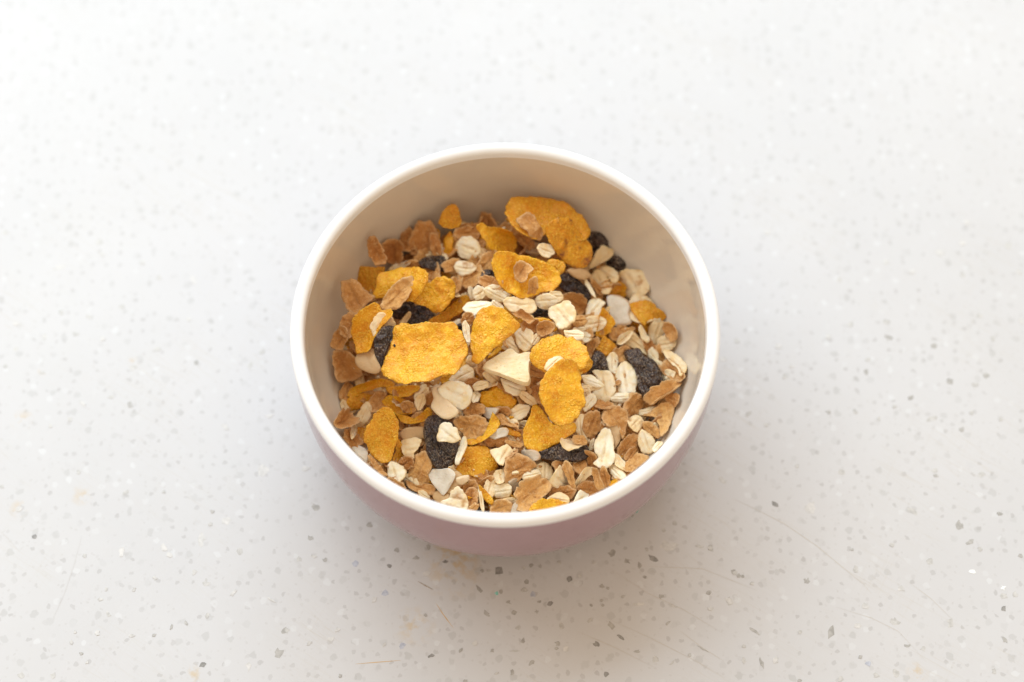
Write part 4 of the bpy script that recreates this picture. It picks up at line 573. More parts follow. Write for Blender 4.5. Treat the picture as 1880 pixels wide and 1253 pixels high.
    ('oat',5,[90,-305,235],[-660,-749,49],[-204,242,949],100,'mostly covered pale oat flake between the crosswise front raisin and the rough front wheat flake'),
    ('wheat',1,[61,46,279],[-207,932,299],[-277,-348,895],96,'half hidden brown wheat flake between the dried fruit wedge and the heart shaped flake'),
    ('wheat',5,[218,-435,202],[-216,924,314],[300,-244,922],99,'half hidden brown wheat flake between the front rim flake and the crosswise front raisin'),
    ('wheat',1,[146,-464,201],[-770,-67,635],[597,-426,680],87,'mostly covered brown wheat flake between the front rim flake and the rough front wheat flake'),
    ('wheat',3,[33,-302,248],[-491,688,533],[600,-176,780],93,'sliver of brown wheat flake between the rough front wheat flake and the round topped flake'),
    ('wheat',2,[462,-177,217],[-13,894,448],[253,-430,866],91,'mostly covered brown wheat flake between the pinkish wheat flake and the teardrop oat'),
    ('wheat',0,[-78,473,314],[-505,-822,-264],[641,-562,523],80,'half hidden brown wheat flake between the striped back oat and the shiny rear raisin'),
    ('wheat',0,[200,-152,255],[143,983,118],[-241,-81,967],106,'sliver of brown wheat flake between the tall ear shaped flake and the lower bubbly flake'),
    ('oat',4,[199,319,251],[-288,739,609],[848,-99,520],93,'sliver of oat flake between the dusty raisin and the blotchy amber flake'),
    ('oat',4,[-210,187,286],[-710,238,-663],[-704,-219,676],85,'mostly covered pale oat flake between the lobed corn flake and the curved dull flake'),
    ('wheat',0,[-363,97,236],[363,-927,-97],[144,-47,988],100,'sliver of brown wheat flake between the curved dull flake and the slender left raisin'),
    ('oat',4,[246,372,232],[645,699,308],[-369,-68,927],91,'mostly covered pale oat flake between the blotchy amber flake and the dusty raisin'),
    ('corn',2,[-5,-426,205],[529,-848,-18],[-144,-110,983],81,'half hidden corn flake between the rough front wheat flake and the front rim flake'),
    ('wheat',0,[-26,229,325],[-282,756,591],[541,-383,749],99,'sliver of brown wheat flake between the knotted corn flake and the striped back oat'),
    ('corn',2,[-56,395,337],[0,999,40],[-310,-38,950],87,'half hidden corn flake between the striped back oat and the shiny rear raisin'),
    ('oat',3,[-429,178,239],[991,-130,-33],[-23,-404,914],88,'sliver of oat flake between the broad left wheat flake and the curved dull flake'),
    ('wheat',2,[-242,299,305],[334,929,159],[-356,-32,934],92,'mostly covered brown wheat flake between the shiny rear raisin and the lobed corn flake'),
    ('corn',1,[-110,-360,222],[954,39,-297],[265,352,898],88,'mostly covered corn flake between the round topped flake and the tooth shaped coconut'),
    ('wheat',4,[70,491,250],[545,765,343],[-171,-299,939],105,'sliver of brown wheat flake between the highest corn flake and the blotchy amber flake'),
    ('wheat',1,[-66,-223,256],[-121,-992,-28],[143,-46,989],105,'mostly covered brown wheat flake between the round topped flake and the oat topped raisin'),
    ('wheat',1,[-352,103,243],[-153,955,255],[-206,-283,937],87,'sliver of brown wheat flake between the curved dull flake and the broad left wheat flake'),
    ('wheat',4,[425,-75,210],[-794,597,-120],[-486,-504,714],87,'mostly covered brown wheat flake between the biggest raisin and the ruffled big oat'),
    ('oat',5,[341,219,236],[779,-554,292],[-35,426,904],108,'sliver of oat flake between the square coconut chip and the toasted square oat'),
    ('wheat',0,[140,-461,212],[-765,-640,-72],[357,-515,779],90,'half hidden brown wheat flake between the rough front wheat flake and the crosswise front raisin'),
    ('wheat',4,[255,-142,251],[-374,736,564],[424,-405,810],109,'mostly covered brown wheat flake between the tall ear shaped flake and the two lobed oat'),
    ('wheat',5,[299,375,235],[-35,898,438],[615,-327,718],91,'mostly covered brown wheat flake between the blotchy amber flake and the toasted square oat'),
    ('wheat',5,[-67,249,316],[-591,782,-198],[-290,22,957],100,'mostly covered brown wheat flake between the knotted corn flake and the striped back oat'),
    ('oat',4,[-163,225,339],[926,-370,-71],[223,387,895],88,'mostly covered pale oat flake between the lobed corn flake and the striped back oat'),
    ('corn',3,[64,-24,286],[573,-531,-624],[544,-324,774],102,'mostly covered corn flake between the dried fruit wedge and the oval corn flake'),
    ('wheat',4,[181,-308,229],[-876,-11,482],[446,-398,802],106,'half hidden brown wheat flake between the crosswise front raisin and the two lobed oat'),
    ('wheat',5,[487,-104,209],[675,640,368],[-208,-314,927],104,'mostly covered brown wheat flake between the pinkish wheat flake and the biggest raisin'),
    ('wheat',0,[-79,-336,226],[480,-862,-164],[-193,-286,939],100,'mostly covered brown wheat flake between the round topped flake and the tooth shaped coconut'),
    ('wheat',2,[60,-266,253],[-576,807,131],[-405,-421,812],80,'sliver of brown wheat flake between the lower bubbly flake and the crosswise front raisin'),
    ('oat',5,[-124,220,305],[-591,-683,429],[744,-255,618],88,'half hidden oat flake between the lobed corn flake and the shiny rear raisin'),
    ('wheat',4,[-448,86,229],[770,-626,-122],[278,157,948],88,'half hidden brown wheat flake between the curved dull flake and the slender left raisin'),
    ('wheat',2,[-145,-349,232],[359,-740,568],[-185,540,821],98,'sliver of brown wheat flake between the tooth shaped coconut and the round topped flake'),
    ('corn',1,[-154,-27,282],[-633,-475,-611],[-490,-365,792],91,'mostly covered corn flake between the biggest corn flake and the heart shaped flake'),
    ('oat',0,[4,-357,222],[983,86,161],[-67,-651,756],88,'sliver of oat flake between the rough front wheat flake and the front rim flake'),
    ('wheat',4,[218,-295,236],[-344,924,-166],[69,201,977],96,'half hidden brown wheat flake between the crosswise front raisin and the lower bubbly flake'),
    ('wheat',0,[358,-338,222],[-773,599,-210],[0,330,944],103,'half hidden brown wheat flake between the two lobed oat and the teardrop oat'),
    ('oat',3,[-493,65,221],[124,-985,-123],[-264,-152,952],89,'sliver of oat flake between the curved dull flake and the broad left wheat flake'),
    ('wheat',4,[225,294,251],[-64,808,-585],[-16,585,811],104,'sliver of brown wheat flake between the dusty raisin and the blotchy amber flake'),
    ('oat',3,[343,-365,240],[627,493,-604],[-8,779,627],94,'mostly covered pale oat flake between the two lobed oat and the teardrop oat'),
    ('oat',1,[-155,144,287],[-322,-610,724],[494,544,678],109,'mostly covered pale oat flake between the lobed corn flake and the heart shaped flake'),
    ('wheat',1,[-330,-368,211],[-294,886,358],[-157,-415,896],95,'sliver of brown wheat flake between the plump front oat and the tooth shaped coconut'),
    ('oat',5,[-10,221,331],[-890,-453,-39],[-75,62,995],101,'mostly covered pale oat flake between the knotted corn flake and the heart shaped flake'),
    ('wheat',4,[-66,-492,222],[-487,-412,-770],[-507,-585,633],90,'half hidden brown wheat flake between the rough front wheat flake and the tooth shaped coconut'),
    ('wheat',1,[48,-230,259],[813,-575,89],[-22,121,992],91,'mostly covered brown wheat flake between the lower bubbly flake and the round topped flake'),
    ('wheat',0,[-413,-279,213],[-559,-778,-285],[231,-477,848],84,'half hidden brown wheat flake between the leaf shaped flake and the plump front oat'),
    ('wheat',5,[279,143,257],[127,-861,-493],[-29,-500,866],83,'sliver of brown wheat flake between the square coconut chip and the dusty raisin'),
    ('wheat',3,[62,-1,309],[146,970,196],[-511,-96,855],92,'mostly covered brown wheat flake between the dried fruit wedge and the oval corn flake'),
    ('wheat',3,[54,-88,277],[227,930,289],[361,-356,862],85,'mostly covered brown wheat flake between the dried fruit wedge and the tall ear shaped flake'),
    ('wheat',4,[178,-240,242],[993,121,6],[-35,233,972],82,'sliver of brown wheat flake between the crosswise front raisin and the lower bubbly flake'),
    ('wheat',4,[-167,397,322],[610,580,540],[-439,-321,839],99,'half hidden brown wheat flake between the striped back oat and the lobed corn flake'),
    ('oat',4,[66,140,318],[-95,-991,-90],[-67,-84,994],98,'sliver of oat flake between the knotted corn flake and the heart shaped flake'),
    ('wheat',2,[327,292,245],[931,366,3],[366,-931,11],99,'half hidden brown wheat flake between the toasted square oat and the square coconut chip'),
    ('wheat',0,[498,-29,216],[-434,-814,386],[457,170,873],88,'sliver of brown wheat flake between the biggest raisin and the pinkish wheat flake'),
    ('wheat',5,[-163,-423,209],[-535,794,290],[3,-342,940],95,'half hidden brown wheat flake between the tooth shaped coconut and the round topped flake'),
    ('wheat',0,[-328,-375,217],[656,-627,-420],[13,-547,837],102,'half hidden brown wheat flake between the plump front oat and the tooth shaped coconut'),
    ('oat',5,[90,417,257],[770,-523,366],[132,691,710],101,'mostly covered pale oat flake between the highest corn flake and the blotchy amber flake'),
    ('wheat',3,[279,211,250],[-720,-342,-604],[-214,-718,662],91,'sliver of brown wheat flake between the square coconut chip and the toasted square oat'),
    ('oat',4,[-142,-145,264],[-257,-805,534],[216,491,844],89,'mostly covered pale oat flake between the oat topped raisin and the biggest corn flake'),
    ('wheat',1,[6,-268,255],[-162,626,-763],[-549,585,597],105,'mostly covered brown wheat flake between the round topped flake and the lower bubbly flake'),
    ('wheat',3,[325,-24,238],[-960,-277,-49],[-72,75,995],101,'sliver of brown wheat flake between the ruffled big oat and the oval corn flake'),
    ('oat',3,[156,-478,218],[55,-864,-500],[65,-497,865],84,'half hidden oat flake between the front rim flake and the rough front wheat flake'),
    ('wheat',0,[-283,411,300],[-138,967,-214],[-948,-67,312],82,'sliver of brown wheat flake between the shiny rear raisin and the striped back oat'),
    ('oat',0,[283,416,224],[470,-878,-89],[607,249,755],96,'sliver of oat flake between the blotchy amber flake and the highest corn flake'),
    ('wheat',2,[-291,-220,226],[992,-71,109],[-125,-304,944],105,'half hidden brown wheat flake between the leaf shaped flake and the oat topped raisin'),
    ('wheat',0,[19,-215,265],[854,-517,60],[-402,-581,708],106,'half hidden brown wheat flake between the lower bubbly flake and the round topped flake'),
    ('wheat',4,[107,-77,273],[-940,-274,-203],[-206,-18,978],100,'sliver of brown wheat flake between the tall ear shaped flake and the oval corn flake'),
    ('wheat',2,[-219,291,319],[132,979,-158],[-707,204,677],108,'half hidden brown wheat flake between the shiny rear raisin and the lobed corn flake'),
    ('oat',1,[108,-434,206],[-486,-816,-313],[-99,-304,947],101,'mostly covered pale oat flake between the front rim flake and the rough front wheat flake'),
    ('oat',0,[-449,23,229],[-497,-367,786],[171,847,503],88,'sliver of oat flake between the folded left flake and the curved dull flake'),
    ('oat',5,[20,-228,267],[540,-819,-194],[299,-29,954],82,'mostly covered pale oat flake between the lower bubbly flake and the round topped flake'),
    ('oat',2,[-188,-448,214],[-643,-727,-241],[341,-553,760],102,'half hidden oat flake between the tooth shaped coconut and the plump front oat'),
    ('raisin',0,[-102,-443,207],[-755,-656,21],[363,-391,845],87,'mostly covered raisin between the tooth shaped coconut and the round topped flake'),
    ('oat',1,[323,206,248],[662,737,-137],[692,-531,488],94,'mostly covered pale oat flake between the square coconut chip and the toasted square oat'),
    ('oat',0,[31,-163,266],[-376,-892,-251],[-200,-186,962],90,'sliver of oat flake between the lower bubbly flake and the dried fruit wedge'),
    ('wheat',5,[-224,-258,233],[107,-549,-829],[-146,-834,533],86,'mostly covered brown wheat flake between the oat topped raisin and the tooth shaped coconut'),
    ('corn',0,[26,300,306],[-255,-953,-162],[-189,-115,975],104,'mostly covered corn flake between the knotted corn flake and the striped back oat'),
    ('wheat',2,[237,128,268],[757,-504,416],[-448,63,892],98,'mostly covered brown wheat flake between the square coconut chip and the dusty raisin'),
    ('oat',5,[14,-193,278],[934,-334,131],[-205,-196,959],107,'half hidden oat flake between the lower bubbly flake and the round topped flake'),
    ('oat',2,[-468,-94,190],[-717,-675,-177],[-210,-34,977],81,'mostly covered pale oat flake between the folded left flake and the leaf shaped flake'),
    ('wheat',4,[-244,371,307],[-731,-680,55],[288,-235,928],105,'half hidden brown wheat flake between the shiny rear raisin and the striped back oat'),
    ('wheat',0,[382,-188,225],[-790,602,120],[-134,-360,923],87,'mostly covered brown wheat flake between the teardrop oat and the pinkish wheat flake'),
    ('wheat',5,[485,77,205],[68,964,256],[416,-261,871],109,'half hidden brown wheat flake between the biggest raisin and the ruffled big oat'),
    ('wheat',1,[-61,-316,237],[-288,957,39],[-112,-74,991],105,'mostly covered brown wheat flake between the round topped flake and the rough front wheat flake'),
    ('oat',4,[-202,-453,220],[773,-354,527],[-294,536,792],109,'half hidden oat flake between the plump front oat and the round topped flake'),
    ('wheat',1,[423,-188,218],[-545,737,399],[626,41,779],93,'mostly covered brown wheat flake between the teardrop oat and the two lobed oat'),
    ('oat',2,[-64,351,348],[458,-766,-451],[289,-352,890],84,'mostly covered pale oat flake between the striped back oat and the knotted corn flake'),
    ('oat',3,[374,-157,233],[516,-614,-597],[830,188,525],106,'sliver of oat flake between the teardrop oat and the pinkish wheat flake'),
    ('wheat',1,[-421,265,254],[597,-770,223],[-57,237,970],91,'sliver of brown wheat flake between the dark golden flake and the broad left wheat flake'),
    ('wheat',0,[177,-187,254],[-949,314,19],[-105,-375,921],96,'mostly covered brown wheat flake between the tall ear shaped flake and the lower bubbly flake'),
    ('wheat',1,[-220,-272,228],[-952,-292,-95],[-34,-208,978],106,'mostly covered brown wheat flake between the oat topped raisin and the plump front oat'),
    ('oat',1,[337,320,238],[592,790,159],[263,-376,888],94,'sliver of oat flake between the toasted square oat and the square coconut chip'),
    ('oat',2,[161,-440,223],[-463,-885,-48],[-473,201,858],105,'half hidden oat flake between the front rim flake and the crosswise front raisin'),
    ('oat',3,[263,420,229],[-108,991,-79],[-156,62,986],80,'sliver of oat flake between the blotchy amber flake and the dusty raisin'),
    ('oat',4,[-243,395,315],[-805,568,169],[32,-243,969],104,'mostly covered pale oat flake between the shiny rear raisin and the lobed corn flake'),
    ('wheat',0,[-3,446,303],[-454,-762,-463],[-465,-241,852],107,'mostly covered brown wheat flake between the striped back oat and the highest corn flake'),
    ('wheat',3,[-347,-272,213],[157,948,-276],[77,267,961],92,'mostly covered brown wheat flake between the plump front oat and the leaf shaped flake'),
    ('wheat',1,[-380,-305,217],[13,997,-77],[346,68,936],93,'half hidden brown wheat flake between the plump front oat and the leaf shaped flake'),
    ('oat',5,[92,420,263],[366,-930,-39],[-607,-271,747],92,'half hidden oat flake between the highest corn flake and the blotchy amber flake'),
    ('oat',1,[17,-417,216],[963,-27,-267],[142,-792,594],98,'mostly covered pale oat flake between the rough front wheat flake and the front rim flake'),
    ('wheat',1,[216,109,286],[684,-704,-188],[234,-32,972],105,'mostly covered brown wheat flake between the oval corn flake and the square coconut chip'),
    ('wheat',5,[144,452,232],[-873,-413,260],[-183,771,610],98,'sliver of brown wheat flake between the highest corn flake and the dusty raisin'),
    ('wheat',1,[-95,399,336],[885,-428,185],[-62,285,956],104,'half hidden brown wheat flake between the striped back oat and the knotted corn flake'),
    ('wheat',2,[304,-365,194],[-991,82,-102],[-122,-295,948],83,'half hidden brown wheat flake between the crosswise front raisin and the teardrop oat'),
    ('wheat',2,[-150,-229,254],[374,836,-402],[34,421,907],82,'sliver of brown wheat flake between the oat topped raisin and the round topped flake'),
    ('oat',4,[-193,385,316],[343,-937,-67],[404,82,911],102,'half hidden oat flake between the shiny rear raisin and the striped back oat'),
    ('corn',0,[432,193,219],[951,-303,-62],[-34,-303,952],85,'half hidden corn flake between the square coconut chip and the toasted square oat'),
    ('oat',0,[-422,263,265],[982,-134,-131],[57,-454,889],91,'mostly covered pale oat flake between the dark golden flake and the broad left wheat flake'),
    ('oat',3,[80,-401,211],[876,326,356],[-472,420,775],87,'sliver of oat flake between the rough front wheat flake and the crosswise front raisin'),
    ('oat',3,[-329,113,252],[-52,863,502],[123,-493,861],108,'mostly covered pale oat flake between the curved dull flake and the slender left raisin'),
    ('wheat',1,[-9,-86,277],[-679,734,-18],[-339,-291,895],95,'mostly covered brown wheat flake between the dried fruit wedge and the heart shaped flake'),
    ('wheat',3,[258,155,272],[725,683,94],[-101,-30,994],97,'sliver of brown wheat flake between the square coconut chip and the oval corn flake'),
    ('oat',5,[-391,-283,224],[987,132,-91],[126,-288,949],108,'half hidden oat flake between the leaf shaped flake and the plump front oat'),
    ('wheat',3,[107,90,279],[-337,-907,-251],[180,-324,929],82,'sliver of brown wheat flake between the oval corn flake and the dried fruit wedge'),
    ('wheat',3,[-97,-146,268],[-501,-852,152],[168,76,983],96,'mostly covered brown wheat flake between the oat topped raisin and the round topped flake'),
    ('corn',0,[36,146,325],[-94,994,-51],[490,91,867],92,'half hidden corn flake between the knotted corn flake and the heart shaped flake'),
    ('wheat',4,[-255,-406,197],[-538,-835,113],[146,40,989],93,'half hidden brown wheat flake between the tooth shaped coconut and the plump front oat'),
    ('wheat',1,[434,-53,213],[-229,-963,-144],[-156,-110,982],105,'mostly covered brown wheat flake between the biggest raisin and the pinkish wheat flake'),
    ('wheat',3,[306,-189,235],[-408,678,612],[329,-516,791],88,'mostly covered brown wheat flake between the two lobed oat and the teardrop oat'),
    ('oat',0,[46,-53,294],[-785,-458,-417],[142,-788,599],98,'sliver of oat flake between the dried fruit wedge and the oval corn flake'),
    ('oat',1,[-155,-333,233],[-188,845,502],[520,-348,780],106,'mostly covered pale oat flake between the tooth shaped coconut and the round topped flake'),
    ('oat',4,[446,-183,226],[-547,-833,-85],[399,-349,848],88,'mostly covered pale oat flake between the pinkish wheat flake and the teardrop oat'),
    ('wheat',2,[-485,53,230],[-769,-639,6],[349,-412,842],104,'mostly covered brown wheat flake between the curved dull flake and the slender left raisin'),
    ('oat',0,[-56,-55,279],[870,-281,405],[-211,531,821],109,'mostly covered pale oat flake between the dried fruit wedge and the heart shaped flake'),
    ('oat',2,[-283,-341,195],[-744,668,-10],[-425,-461,779],99,'half hidden oat flake between the plump front oat and the tooth shaped coconut'),
]
